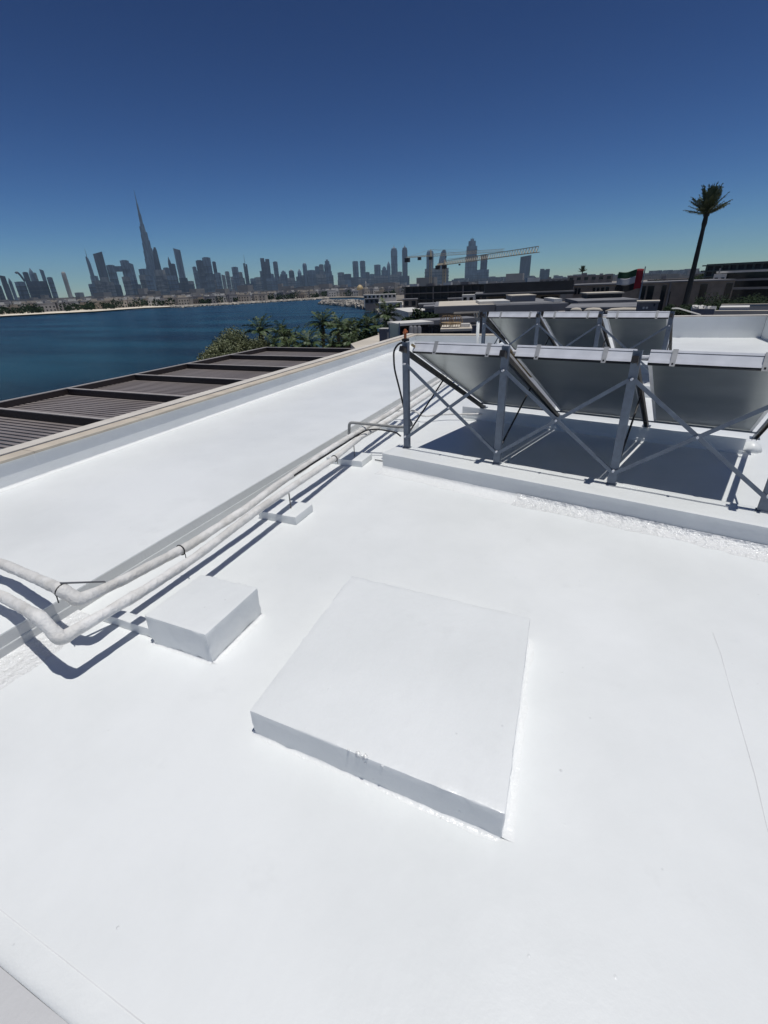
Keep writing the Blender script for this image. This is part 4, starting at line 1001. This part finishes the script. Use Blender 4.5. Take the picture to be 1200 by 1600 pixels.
# tall mast disguised as a palm
def palm_mast(px, py, dist, label, scale, foot_r, top_r):
    top = at(px, py, dist); H = top.z - ZG
    root = thing('palm_mast', label, 'mast', (top.x, top.y, ZG))
    cb = H - 2.35 * scale
    mb = MB(); n = 20
    mb.tube([(0, 0, cb * i / n) for i in range(n + 1)], [foot_r + (top_r - foot_r) * (i / n) ** 0.8 + (0.012 if i % 2 else 0) for i in range(n + 1)], 14)
    mb.tube([(0, 0, cb - 0.9 * scale), (0, 0, cb - 0.5 * scale), (0, 0, cb + .1)], [top_r, top_r * 1.45, top_r * 1.2], 12)
    mb.build('trunk', M_MAST, root)
    rnd = random.Random(5)
    fm = frond_mesh('frond', 1.0, 0.10, 0.0, 0.17, M_MAST_LEAF, 8, 20)
    core = MB(); core.tube([(0, 0, cb), (0, 0, cb + 0.8 * scale), (0, 0, cb + 1.9 * scale)], [0.22 * scale, 0.30 * scale, 0.26 * scale], 10); core.build('antenna_core', M_MAST, root)
    for k in range(64):
        if k % 5 == 4 and k > 25: continue
        if k < 26: tilt = R(-rnd.uniform(76, 90)); L = rnd.uniform(2.1, 2.6); z = 0.2; rr = rnd.uniform(0.0, 0.26)
        elif k < 40: tilt = R(-rnd.uniform(38, 64)); L = rnd.uniform(1.6, 2.1); z = 0.3; rr = 0.15
        else: tilt = R(-rnd.uniform(2, 44)); L = rnd.uniform(1.6, 2.15); z = 0.15; rr = 0.12
        a = k * 2.399
        o = bpy.data.objects.new('frond', fm); C.objects.link(o); o.parent = root
        o.location = (rr * math.cos(a) * scale, rr * math.sin(a) * scale, cb + z * scale); o.rotation_euler = (rnd.uniform(-.5, .5), tilt, a); o.scale = (L * scale * 0.90,) * 3
    return root
M_MAST_LEAF = mat('plastic_palm_leaf', (0.075, 0.10, 0.045), 0.5, (0.04, 0.056, 0.025), 2)
palm_mast(1116, 283.5, 80, 'very tall straight dark mast disguised as a palm, right of the flag', 1.55, 0.52, 0.21)
pm2 = palm_mast(911.5, 414, 300, 'tiny distant palm shaped mast on the horizon left of the flag', 1.5, 0.35, 0.2)

# ================================================================== CRANES
M_CRANE = mat('cream_crane_steel', (0.52, 0.45, 0.32), 0.6, (0.42, 0.36, 0.26), 3)
def lattice(mb, a, b, w_, h_, r, tri=True, n=None):
    a = Vector(a); b = Vector(b); d = b - a; L = d.length; d.normalize()
    s = d.cross(Vector((0, 0, 1)));
    if s.length < .1: s = Vector((1, 0, 0))
    s.normalize(); u = s.cross(d)
    n = n or max(3, int(L / (h_ * 1.1)))
    if tri: cs = [s * w_ / 2, s * -w_ / 2, u * h_]
    else: cs = [s * w_ / 2 + u * w_ / 2, s * -w_ / 2 + u * w_ / 2, s * -w_ / 2 - u * w_ / 2, s * w_ / 2 - u * w_ / 2]
    for c in cs: mb.bar(a + c, b + c, r * 2, r * 2, up=(0, 0, 1) if abs(d.z) < .9 else (0, 1, 0))
    for i in range(n):
        p = a + d * L * i / n; q = a + d * L * (i + 1) / n
        for k in range(len(cs)):
            c1 = cs[k]; c2 = cs[(k + 1) % len(cs)]
            mb.bar(p + c1, q + c2, r * 1.3, r * 1.3, up=(0, 0, 1) if abs(d.z) < .9 else (0, 1, 0)); mb.bar(p + c2, p + c1, r * 1.1, r * 1.1, up=d)
def crane(label, mast_px, D_, tip_px, ctr_px, hj, r, blocks, tophat=4.0):
    m0 = at(mast_px[0], mast_px[1], D_); z = m0.z
    tip = gp(tip_px[0], tip_px[1], z); ctr = gp(ctr_px[0], ctr_px[1], z)
    root = thing('tower_crane', label, 'tower crane', (m0.x, m0.y, ZG), 0, 'tower cranes on the building site')
    o = Vector((m0.x, m0.y, ZG)); hz_ = z - ZG
    mb = MB(); lattice(mb, (0, 0, 0), (0, 0, hz_), 1.7, 1.7, r, tri=False, n=int(hz_ / 1.8)); mb.build('mast', M_CRANE, root)
    dj = (tip - m0); dj.z = 0; J = dj.length; dj.normalize()
    cj = (ctr - m0); cj.z = 0; K = min(cj.length, 22); cj = -dj
    mb = MB(); lattice(mb, Vector((0, 0, hz_)) + dj * 1.2, Vector((0, 0, hz_)) + dj * J, 1.3, hj, r); mb.build('jib', M_CRANE, root)
    mb = MB(); lattice(mb, Vector((0, 0, hz_ + .2)) + cj * 1.2, Vector((0, 0, hz_ + .2)) + cj * K, 1.4, 1.0, r); mb.build('counter_jib', M_CRANE, root)
    mb = MB(); mb.tube([(0, 0, hz_), (0, 0, hz_ + tophat)], [0.9, 0.3], 4); mb.build('tower_head', M_CRANE, root)
    mb = MB(); mb.box(-1.3, 1.3, -1.3, 1.3, hz_ - 2.2, hz_ - 0.1); mb.build('slewing_cab', M_CHAR, root)
    for q, s in blocks:
        p = cj * K * q + Vector((0, 0, hz_)); mb = MB(); mb.box(p.x - s, p.x + s, p.y - s, p.y + s, p.z - s * 1.6, p.z + 0.1); mb.build('counterweight', M_CHAR, root)
    for q, e in ((0.35, 1), (0.7, 1), (0.9, -1)):
        dd = dj * J * q if e > 0 else cj * K * q
        mb = MB(); mb.bar((0, 0, hz_ + tophat), Vector((dd.x, dd.y, hz_ + (hj if e > 0 else 1.0))), 0.09, 0.09); mb.build('pendant', M_CRANE, root)
    mb = MB(); p = dj * J * 0.22 + Vector((0, 0, hz_ - .5)); mb.box(p.x - .5, p.x + .5, p.y - .5, p.y + .5, p.z - .8, p.z); mb.build('trolley', M_CHAR, root)
    return root
crane('nearer cream tower crane whose long jib reaches right across the tall stepped tower', (694.5, 414), 330, (841, 394), (666, 415.5), 2.2, 0.13, ((0.97, 1.3), (0.8, 0.8)), 3)
crane('farther cream tower crane with counterweights hanging left of its mast', (673, 401), 420, (788, 393), (637, 399), 1.8, 0.08, ((0.95, 1.8), (0.45, 1.2)), 5)

# ================================================================== DISTANT CITY
def facade(name, c, c2, stripe=0.03, metal=0.0, rough=0.5):
    return mat(name, c, rough, tuple(q * 0.7 for q in c2), 1.0, stretch=(stripe * 2.6, stripe * 2.6, 0.012), detail=8, metal=metal)
F = {'d': facade('dark_glass_facade', (0.030, 0.050, 0.082), (0.018, 0.030, 0.050)), 'b': facade('blue_grey_facade', (0.10, 0.155, 0.22), (0.045, 0.075, 0.12)),
     'k': facade('plant_floor_louvres', (0.05, 0.07, 0.09), (0.03, 0.042, 0.055)),
     'g': facade('grey_concrete_facade', (0.17, 0.19, 0.205), (0.10, 0.115, 0.13), 0.02), 'p': facade('pale_facade', (0.36, 0.35, 0.32), (0.26, 0.255, 0.24), 0.02),
     's': facade('sand_coloured_facade', (0.26, 0.225, 0.185), (0.19, 0.165, 0.14), 0.025)}
TG = 'towers of the distant skyline'
def tower(xl, xr, yt, D_, kind, fm, label, dep=0.85, ant=0):
    ym = yt; mx_ = (xl + xr) / 2; hx_ = (xr - xl) / 2 * 1.12; a = at(mx_ - hx_, ym, D_); b = at(mx_ + hx_, ym, D_); w_ = math.hypot(a.x - b.x, a.y - b.y); c = (a + b) / 2; H = c.z - ZG
    T, _ = frame_of(a, b)
    t = thing('skyscraper', label, 'skyscraper', (c.x, c.y, ZG), math.atan2(T[1][0], T[0][0]), TG)
    h = w_ / 2; g = w_ * dep / 2; g = min(g, 30)
    def rect(z, sx=1, sy=1, ox=0, dz=0):
        return [(-h * sx + ox, -g * sy, z), (h * sx + ox, -g * sy, z + dz), (h * sx + ox, g * sy, z + dz), (-h * sx + ox, g * sy, z)]
    mb = MB()
    if kind == 'box':
        mb.taper([rect(0), rect(H * .985)]); mb.taper([rect(H * .9852, .6, .6), rect(H * 1.0, .6, .6)])
        for q in (-0.5, 0, 0.5): mb.box(h * q - h * .06, h * q + h * .06, -g * 1.04, g * 1.04, 0, H * .97)
    elif kind == 'round': mb.taper([[(h * math.cos(i * math.pi / 8), g * math.sin(i * math.pi / 8) , z) if s == 1 else (h * s * math.cos(i * math.pi / 8), g * s * math.sin(i * math.pi / 8), z) for i in range(16)] for z, s in ((0, 1), (H * .90, 1), (H * .96, .88), (H * .99, .6), (H, .2))])
    elif kind == 'point': mb.taper([rect(0), rect(H * .82), rect(H * .90, .7, .7), rect(H, .04, .04)])
    elif kind == 'pyr': mb.taper([rect(0), rect(H * .93), rect(H, .05, .05)])
    elif kind == 'slantl': mb.taper([rect(0), rect(H * .93, dz=0), rect(H * .931, dz=0)]); mb.taper([rect(H * .9312, dz=0), [(-h, -g, H), (h * .95, -g, H * .96), (h * .95, g, H * .96), (-h, g, H)]])
    elif kind == 'slantr': mb.taper([rect(0), [(-h, -g, H * .95), (h, -g, H), (h, g, H), (-h, g, H * .95)]])
    elif kind == 'sail': mb.taper([rect(0, 1.25, 1, h * .25), rect(H * .5, 1.12, 1, h * .12), rect(H * .85, .92, 1, -h * .02), rect(H * .95, .7, 1, -h * .2), rect(H, .35, 1, -h * .45)])
    elif kind == 'step':
        mb.taper([rect(0, 1.15, 1.1), rect(H * .62, 1.15, 1.1)]); mb.taper([rect(H * .6201, .98, .95), rect(H * .84, .98, .95)]); mb.taper([rect(H * .8401, .7, .7), rect(H * .95, .66, .66)]); mb.taper([rect(H * .9501, .35, .35), rect(H, .3, .3)])
    elif kind == 'crown':
        mb.taper([rect(0), rect(H * .9)]); mb.taper([rect(H * .9001, .86, .86), rect(H * .95, .8, .8)]); mb.taper([rect(H * .9501, .5, .5), rect(H, .06, .06)])
        for s in (-1, 1): mb.box(s * h * .62 - h * .2, s * h * .62 + h * .2, -g * 1.05, g * 1.05, 0, H * .87)
    elif kind == 'twin':
        mb.box(-h, h * 1.0, -g, g, 0, H * .9); mb.box(-h, -h * .1, -g * .9, g * .9, H * .9002, H); mb.box(h * .1, h, -g * .9, g * .9, H * .9002, H * .97)
    elif kind == 'curve':
        mb.taper([rect(0, 1.5, 1, h * .1), rect(H * .5, 1.35, 1, 0), rect(H * .75, 1.1, 1, h * .1), rect(H * .93, .8, 1, h * .35), rect(H, .35, 1, h * .5)])
    mb.build('tower', F[fm], t)
    # facade bands: mechanical floors standing proud
    if H > 90 and kind in ('box', 'crown', 'step', 'twin'):
        q = MB()
        for k in range(1, 5): q.box(-h * (1.16 if kind == 'step' and k < 3 else 1.03), h * (1.16 if kind == 'step' and k < 3 else 1.03), -g * 1.12, g * 1.12, H * k * .19 - 2.5, H * k * .19 + 2.5)
        q.build('plant_floors', F['k'], t, kind='stuff')
    if ant:
        q = MB(); q.tube([(0, 0, H * .97), (0, 0, H + ant)], [2.4, 0.8], 5); q.build('antenna', F['g'], t)
    return t
TW = [
 (-9, 1, 446, 3600, 'box', 'd', 'dark tower cut by the left edge of the photo'), (-1, 7, 430, 3500, 'slantl', 'd', 'dark slanted roof tower at the far left edge'),
 (11, 16, 434, 3800, 'point', 'b', 'slim pointed tower, second from the left edge'), (23, 38, 440, 3500, 'box', 'b', 'blocky mid height tower with a curved arm on its roof'),
 (35, 43, 425, 3900, 'box', 'd', 'dark tower directly left of the small pyramid topped tower'), (42.5, 50, 418.5, 4000, 'point', 'b', 'pyramid topped tower near the left edge'),
 (50, 56, 426, 4000, 'box', 'g', 'narrow grey tower right of the small pyramid topped one'), (43.5, 71.5, 439.5, 3400, 'box', 'd', 'widest dark block near the left edge'),
 (61.5, 67, 420.5, 4000, 'slantl', 'b', 'thin slanted tower rising behind the widest dark block'), (73, 81, 433, 3700, 'box', 'b', 'notched tower at the right of the widest dark block'),
 (95, 101.5, 424.5, 3900, 'round', 'p', 'lone slender pale tower with rounded top'), (117, 129.5, 457, 3600, 'box', 'g', 'low grey block right of the lone slender pale tower'),
 (103, 128, 466, 3000, 'box', 'd', 'long low dark building at the foot of the lone pale tower'),
 (133, 138.5, 401, 4600, 'sail', 'b', 'slim curved tower with antenna left of the dark slab tower'), (141, 152, 431, 4500, 'box', 'b', 'shoulder height block between antenna tower and dark slab tower'),
 (145, 158.5, 393.5, 4600, 'slantr', 'd', 'tall dark slab tower'), (166, 178, 414, 4700, 'box', 'b', 'blue grey tower touching the dark slab tower on its right'),
 (187.5, 200, 406.5, 4800, 'box', 'b', 'chamfered top tower, left half of the linked pair'), (200.5, 207, 410.5, 4700, 'slantl', 'b', 'narrow tower, right neighbour of the linked pair'),
 (176, 188, 445, 4300, 'box', 'd', 'low dark block under the link of the pair'), (211, 219, 443.5, 4200, 'slantl', 'd', 'small dark tower between the linked pair and the blue block'),
 (217, 232, 420, 4500, 'box', 'b', 'broad blue block left of the supertall tower'), (228, 232, 410.5, 4900, 'box', 'b', 'narrow tower peeping left of the supertall shaft'),
 (236, 243, 386.5, 4400, 'curve', 'd', 'dark curved tower right in front of the supertall tower'), (250, 257, 421.5, 4500, 'box', 'p', 'pale short tower right of the dark curved one'),
 (255, 264, 418, 4600, 'box', 'b', 'flat topped tower left of the small needle'), (260.5, 265, 401, 4600, 'point', 'd', 'small needle topped tower'),
 (266.5, 273, 412, 4500, 'box', 'd', 'dark tower between needle and tall slanted tower'), (271, 280.5, 388, 4600, 'slantl', 'b', 'tall tower with slanted top right of the supertall'),
 (244, 262, 440, 4000, 'box', 'g', 'low grey block in front of the pale short tower'), (264, 284, 442, 4000, 'box', 'd', 'low dark block in front of the tall slanted tower'),
 (292, 302, 439, 4400, 'box', 'g', 'low tower in the gap right of the tall slanted tower'), (300.5, 306, 416.5, 4700, 'box', 'b', 'narrow tower at the left of the broad stepped group'),
 (306, 316, 406.5, 4700, 'box', 'd', 'dark tower in the broad stepped group'), (316, 327.5, 402, 4800, 'box', 'b', 'highest tower of the broad stepped group'),
 (331.5, 336.5, 408.5, 5000, 'box', 'd', 'dark slim tower right of the broad stepped group'), (336, 344, 426, 4700, 'box', 'b', 'mid height tower right of the dark slim one'),
 (346, 351, 429, 4700, 'slantl', 'g', 'left of two leaning topped grey towers'), (351.5, 357.5, 424, 4700, 'box', 'g', 'right of two leaning topped grey towers'),
 (362, 371, 417, 4800, 'box', 'b', 'wide tower left of the striped antenna tower'), (371.5, 378, 425, 4800, 'box', 'g', 'tower step below the wide one, left of the striped antenna tower'),
 (380, 385.5, 411.5, 4900, 'twin', 'd', 'slim tower with pale vertical edges and antenna'), (391, 399, 435, 5000, 'box', 'b', 'low tower right of the slim antenna tower'),
 (400, 408, 441, 5000, 'box', 'g', 'lower tower left of the wide dark twin topped tower'), (407, 419.5, 403.5, 5000, 'twin', 'd', 'wide dark twin topped tower'),
 (420, 427, 427, 5200, 'slantl', 'b', 'short tower right of the wide dark twin topped tower'), (426.5, 433, 408.5, 5200, 'box', 'b', 'narrow dark capped tower'),
 (437.5, 447.5, 423, 5200, 'step', 'b', 'round shouldered tower right of the dark capped one'), (451, 458.5, 421, 5300, 'crown', 'd', 'spiky roofed dark tower'),
 (463, 472, 432, 5300, 'box', 'd', 'low dark tower under the small pointed one'), (464.5, 470, 420, 5400, 'point', 'b', 'small pointed tower left of the round topped one'),
 (472.5, 478.5, 411, 5400, 'round', 'b', 'round topped slim tower'), (480.5, 492, 422, 5400, 'box', 'b', 'broad mid tower right of the round topped one'),
 (492, 498, 416, 5500, 'box', 'b', 'left part of the stepped group before the small gap'), (498.5, 505, 413, 5500, 'box', 'g', 'middle part of the stepped group before the small gap'),
 (506, 515.5, 405.5, 5500, 'step', 'b', 'highest tower before the small gap in the skyline'), (516.5, 520.5, 430, 5400, 'box', 'b', 'short tower at the small gap in the skyline'),
 (528, 537, 425.5, 5500, 'box', 'g', 'grey tower right of the small gap in the skyline'), (537.5, 548, 428, 5300, 'box', 'd', 'dark wide block right of the small gap in the skyline'),
 (551, 559, 408, 5800, 'box', 'b', 'left one of two equal slim towers'), (562.5, 570, 407.5, 5800, 'box', 'b', 'right one of two equal slim towers'),
 (571, 577, 425, 5800, 'box', 'd', 'short dark tower after the two equal slim ones'), (578, 584.5, 428, 5900, 'box', 'b', 'short pale blue tower after the two equal slim ones'),
 (585, 594, 413.5, 5800, 'box', 'b', 'flat tower two places left of the left twin crown tower'), (596, 604.5, 416.5, 5800, 'step', 'b', 'stepped tower left of the left twin crown tower'),
 (604.5, 609.5, 408.5, 5900, 'point', 'b', 'thin pointed tower beside the left twin crown tower'), (611, 620, 385, 6000, 'crown', 'b', 'left one of the twin crown topped towers'),
 (620, 627.5, 424.5, 5900, 'box', 'g', 'short block between the twin crown topped towers'), (628.5, 636, 384, 6000, 'crown', 'd', 'right one of the twin crown topped towers'),
 (667, 677, 391, 5200, 'round', 'b', 'left one of the pair behind the cranes'), (687, 696, 390.5, 5200, 'curve', 'b', 'right curved one of the pair behind the cranes'),
 (666, 699, 419, 4200, 'box', 'g', 'wide pale block under construction behind the cranes'), (700, 713, 439, 4300, 'box', 'g', 'low block right of the wide pale one behind the cranes'),
 (732, 744.5, 373, 5600, 'step', 'b', 'tallest stepped tower of the right hand group'), (752, 761.5, 398, 5400, 'box', 'd', 'flat dark topped tower right of the tallest stepped one'),
 (746, 763, 421, 5300, 'box', 'b', 'wide shoulder of the right hand group'), (764, 774, 432, 5200, 'box', 'g', 'low block at the right foot of the right hand group'),
 (814.5, 829.5, 399, 5000, 'slantr', 'd', 'lone dark tower near the jib tip'), (845, 858.5, 420, 4600, 'twin', 'd', 'small lone tower with site cranes on top'),
]
random.seed(3)
for tw in TW:
    lab = tw[6]; D_ = tw[3]
    if lab.startswith('tallest stepped'):
        tower(730.5, 745.5, 373, D_, 'step', 'b', lab, ant=18)
    else:
        tower(tw[0], tw[1], tw[2], D_, tw[4], tw[5], lab, ant=55 if 'slim curved tower with antenna' in lab else 70 if 'antenna' in lab and 'right' not in lab and 'between' not in lab and 'left of the striped' not in lab else 20 if 'crown topped' in lab and 'between' not in lab and 'left twin' not in lab else 0)
# bridge linking the pair
a = at(176, 416, 4760); b = at(190, 414, 4760); T, L = frame_of(a, b)
t = thing('sky_bridge', 'horizontal bridge block linking the pair of towers left of the supertall', 'bridge', (a.x, a.y, ZG), math.atan2(T[1][0], T[0][0]))
mb = MB(); mb.box(0, L, -12, 12, a.z - ZG - 40, a.z - ZG); mb.build('bridge', F['b'], t)
mb = MB(); mb.box(L * .02, L * .25, -12.2, 12.2, 0, a.z - ZG - 40.2); mb.build('leg', F['b'], t)
# curved roof arm
a = at(29, 440, 3490); b = at(39, 440, 3490); T, L = frame_of(a, b)
t = thing('roof_sculpture', 'dark curved arm sweeping over the roof of the blocky left tower', 'roof ornament', (a.x, a.y, a.z), math.atan2(T[1][0], T[0][0]))
mb = MB(); mb.tube([(L * (0.0 + q), 0, 45 * math.sin((0.35 + q * .65) * math.pi) ) for q in [i / 10 for i in range(11)]], 6, 6); mb.build('arm', F['d'], t)

# supertall stepped tower
tip = at(209, 296.5, 5160); H = tip.z - ZG
st = thing('supertall_tower', 'by far the tallest tower, a slender needle stepping in on three wings', 'skyscraper', (tip.x, tip.y, ZG), 0.5)
mb = MB()
def hexr(r, z, rot=0): return [(r * math.cos(i * math.pi / 3 + rot), r * math.sin(i * math.pi / 3 + rot), z) for i in range(6)]
mb.taper([hexr(24, 0), hexr(23, H * .60), hexr(17, H * .70)]); mb.taper([hexr(13, H * .7005), hexr(12, H * .79)]); mb.taper([hexr(9, H * .7905), hexr(7, H * .88)]); mb.taper([hexr(4.2, H * .8805), hexr(1.2, H)])
mb.build('core', F['b'], st)
for wi in range(3):
    q = MB(); ang = wi * 2 * math.pi / 3
    for k in range(8):
        hh = H * (0.10 + 0.075 * k + 0.025 * wi) ; r1 = 70 - 6.0 * k; wd = 15
        T = Matrix.Rotation(ang, 4, 'Z'); ring = []
        pts = [(0, -wd), (r1 - wd * .6, -wd), (r1, -wd * .4), (r1, wd * .4), (r1 - wd * .6, wd), (0, wd)]
        q.taper([[tuple(T @ Vector((x, y * (1 - .002 * k), 0))) for x, y in pts], [tuple(T @ Vector((x, y * (1 - .002 * k), hh))) for x, y in pts]])
    q.build('wing', F['b'], st)

# low city: houses behind the shore
M_HW = [mat('cream_house', (0.50, 0.45, 0.38), 0.9), mat('white_house', (0.62, 0.60, 0.56), 0.9), mat('sand_house', (0.40, 0.34, 0.27), 0.9), mat('grey_house', (0.32, 0.31, 0.31), 0.9)]
def house_mesh(i):
    rnd = random.Random(100 + i); mb = MB(); w_ = rnd.uniform(8, 14); d_ = rnd.uniform(7, 10); h_ = rnd.uniform(5.0, 9.0)
    mb.box(-w_ / 2, w_ / 2, -d_ / 2, d_ / 2, 0, h_); mb.box(-w_ / 2 - .2, w_ / 2 + .2, -d_ / 2 - .2, d_ / 2 + .2, h_ + .001, h_ + .5)
    a = rnd.uniform(-w_ / 4, w_ / 4); mb.box(a - 2.5, a + 2.5, -2, 2, h_ + .51, h_ + 2.6)
    n = int(w_ / 3)
    for s in (-1, 1):
        for fl_ in range(int(h_ / 3)):
            for k in range(n):
                x = -w_ / 2 + (k + .5) * w_ / n; y = s * (d_ / 2 + .03)
                mb.box(x - .7, x + .7, y - .03, y + .03, fl_ * 3 + .9, fl_ * 3 + 2.4, 1)
    o = mb.build('house', [M_HW[i % 4], M_DARKG]); me = o.data; bpy.data.objects.remove(o); return me
HM = [house_mesh(i) for i in range(10)]
rnd = random.Random(77)
sx = [-300, -120, 0, 75, 150, 225, 280, 340, 400, 460, 513, 620]; sD = [math.hypot(gp(x, y, -10).x, gp(x, y, -10).y) for x, y in zip(sx, [520, 503, 495.5, 491.5, 487.7, 482.5, 480.5, 477, 473.5, 470, 466.5, 464])]
used = []
def far_obj(x, D_):
    v = ray(x, 470); s = D_ / math.hypot(v.x, v.y); return Vector((v.x * s, v.y * s, ZG))
cnt = 0
while cnt < 230:
    x = rnd.uniform(-30, 640); Ds = float(np.interp(x, sx, sD)); D_ = Ds * (1.08 + 0.9 * rnd.random() ** 1.8) + 14
    p = far_obj(x, D_)
    if any((p - u).length < 15 for u in used): continue
    used.append(p); o = bpy.data.objects.new('house', HM[rnd.randrange(10)]); C.objects.link(o); o.location = p; o.rotation_euler.z = rnd.choice((0.3, 0.5, 0.9, 1.2)) + rnd.uniform(-.1, .1)
    lm = [l for q_, l in ((30, 'at the photo edge'), (72, 'below the widest dark block'), (104, 'below the lone pale tower'), (140, 'left of the dark slab tower'), (180, 'below the dark slab tower'), (212, 'below the linked pair'), (250, 'below the supertall tower'),
          (290, 'below the tall slanted tower'), (345, 'below the broad stepped group'), (405, 'below the slim antenna tower'), (455, 'below the wide twin topped tower'), (520, 'before the gap in the skyline'), (575, 'below the two equal slim towers'), (999, 'behind the marina canopy')) if x < q_][0]
    co_ = ('cream', 'white', 'sand coloured', 'grey')[HM.index(o.data) % 4]
    tag(o, '%s flat roofed house %s, %s' % (co_, lm, 'waterfront row' if D_ < Ds * 1.25 + 14 else 'middle row' if D_ < Ds * 1.6 else 'back row'), 'house', 'low houses across the water'); cnt += 1
# greenery between them: a mass
vs = []; fs = []
for i in range(420):
    x = rnd.uniform(-30, 640); Ds = float(np.interp(x, sx, sD)); D_ = Ds * (1.05 + 0.8 * rnd.random() ** 1.5) + 10
    c = far_obj(x, D_); r_ = rnd.uniform(2.0, 4.5); dens = noise.noise(Vector((x * .02, D_ * .004, 0)))
    if dens < -0.15: continue
    for k in range(70):
        d = Vector((rnd.gauss(0, 1), rnd.gauss(0, 1), rnd.gauss(0, 1))).normalized() * r_ * rnd.uniform(.5, 1.05)
        q = c + Vector((d.x * 1.5, d.y * 1.5, d.z + r_ * 1.1)); a = Vector((rnd.uniform(-1, 1), rnd.uniform(-1, 1), rnd.uniform(-1, 1))).normalized() * 1.0; b = a.orthogonal().normalized() * .7
        kk = len(vs); vs += [q - a, q + b, q + a, q - b]; fs.append((kk, kk + 1, kk + 2, kk + 3))
mb = MB(); mb.add(vs, fs); mb.build('shore_greenery', M_BUSH_D, kind='stuff')
# far low rise mass along the horizon
mb = MB()
for i in range(1500):
    x = rnd.uniform(-40, 1260); D_ = rnd.uniform(1900, 9000); p = far_obj(x, D_); w_ = rnd.uniform(12, 45); h_ = rnd.uniform(6, 18) * (1 + (rnd.random() < .12) * 1.6)
    mb.box(p.x - w_, p.x + w_, p.y - w_ * .6, p.y + w_ * .6, ZG, ZG + h_)
mb.build('far_low_rise_town', mat('hazy_town', (0.26, 0.24, 0.22), 0.9, (0.14, 0.135, 0.13), 0.004), kind='stuff')
mb = MB()
for i in range(90):
    x = rnd.uniform(700, 960) if i < 60 else rnd.uniform(1005, 1095); D_ = rnd.uniform(3600, 5200); p = far_obj(x, D_); w_ = rnd.uniform(15, 40); h_ = rnd.uniform(22, 52) if i < 60 else rnd.uniform(15, 50)
    mb.box(p.x - w_, p.x + w_, p.y - w_ * .6, p.y + w_ * .6, ZG, ZG + h_)
mb.build('far_mid_rise_town', F['g'], kind='stuff')
# near right: streets and gardens ground filler
for k, (x, y, D_, w_, d_, zt, m_, lab) in enumerate(((560, 447.5, 0, 0, 0, 0, 0, ''),)):
    p = far_obj(563.5, 760); t = thing('domed_building', 'tiny pale domed mosque left of the marina canopy', 'mosque', p, 0.4)
    mb = MB(); mb.box(-7, 7, -7, 7, 0, 8); mb.build('hall', M_HW[0], t)
    mb = MB(); mb.taper([[(r_ * math.cos(i * math.pi / 8), r_ * math.sin(i * math.pi / 8), z) for i in range(16)] for r_, z in ((5, 8.01), (5, 10), (4.3, 12), (2.6, 14), (.3, 15.2))]); mb.build('dome', mat('gilt_dome', (0.5, 0.38, 0.2), 0.5), t, smooth=True)
    mb = MB(); mb.tube([(9, 0, 0), (9, 0, 17), (9, 0, 20)], [1, .9, .1], 8); mb.build('minaret', M_HW[1], t)

# lower towers that close the foot of the skyline
rnd = random.Random(31); usedn = []
spots = [(8, 440, 446), (34, 448, 450), (60, 445, 452), (143, 440, 447), (152, 436, 440), (163, 430, 436), (172, 440, 441), (196, 430, 434), (206, 428, 432), (224, 428, 431), (232, 430, 432), (247, 418, 425), (252, 432, 436), (258, 428, 430), (268, 430, 431), (286, 432, 436), (296, 444, 446),
         (311, 420, 426), (322, 418, 424), (330, 426, 430), (340, 436, 438), (366, 430, 434), (376, 432, 436), (389, 442, 444), (404, 430, 436), (413, 420, 426), (424, 434, 436), (436, 430, 434), (444, 434, 436), (455, 432, 436), (462, 438, 440), (476, 428, 432), (486, 430, 432), (495, 426, 430), (503, 428, 430), (512, 424, 430), (533, 436, 438), (543, 436, 438), (556, 432, 434), (566, 434, 436), (582, 434, 436), (590, 430, 432), (600, 430, 432), (615, 428, 430), (632, 430, 432), (740, 425, 428), (757, 428, 430)]
for x, y0, y1 in spots:
    wd = rnd.uniform(4.5, 7.5)
    tower(x - wd, x + wd, (y0 + y1) / 2, rnd.uniform(3900, 4300) if x < 300 else rnd.uniform(4800, 5600), 'box', rnd.choice('bbdgg'), 'lower block near pixel', 0.8)
    o = [q for q in bpy.data.objects if q.get('label') == 'lower block near pixel'][-1]
    nb = min(TW, key=lambda t_: abs((t_[0] + t_[1]) / 2 - x) + 50 * (t_[6] in usedn)); usedn.append(nb[6]); side = 'left' if x < (nb[0] + nb[1]) / 2 else 'right'
    o['label'] = ('lower block a little %s of the foot of the %s' % (side, nb[6]))
    o['label'] = ' '.join(o['label'].split()[:16])
    o['group'] = 'lower blocks at the foot of the skyline'
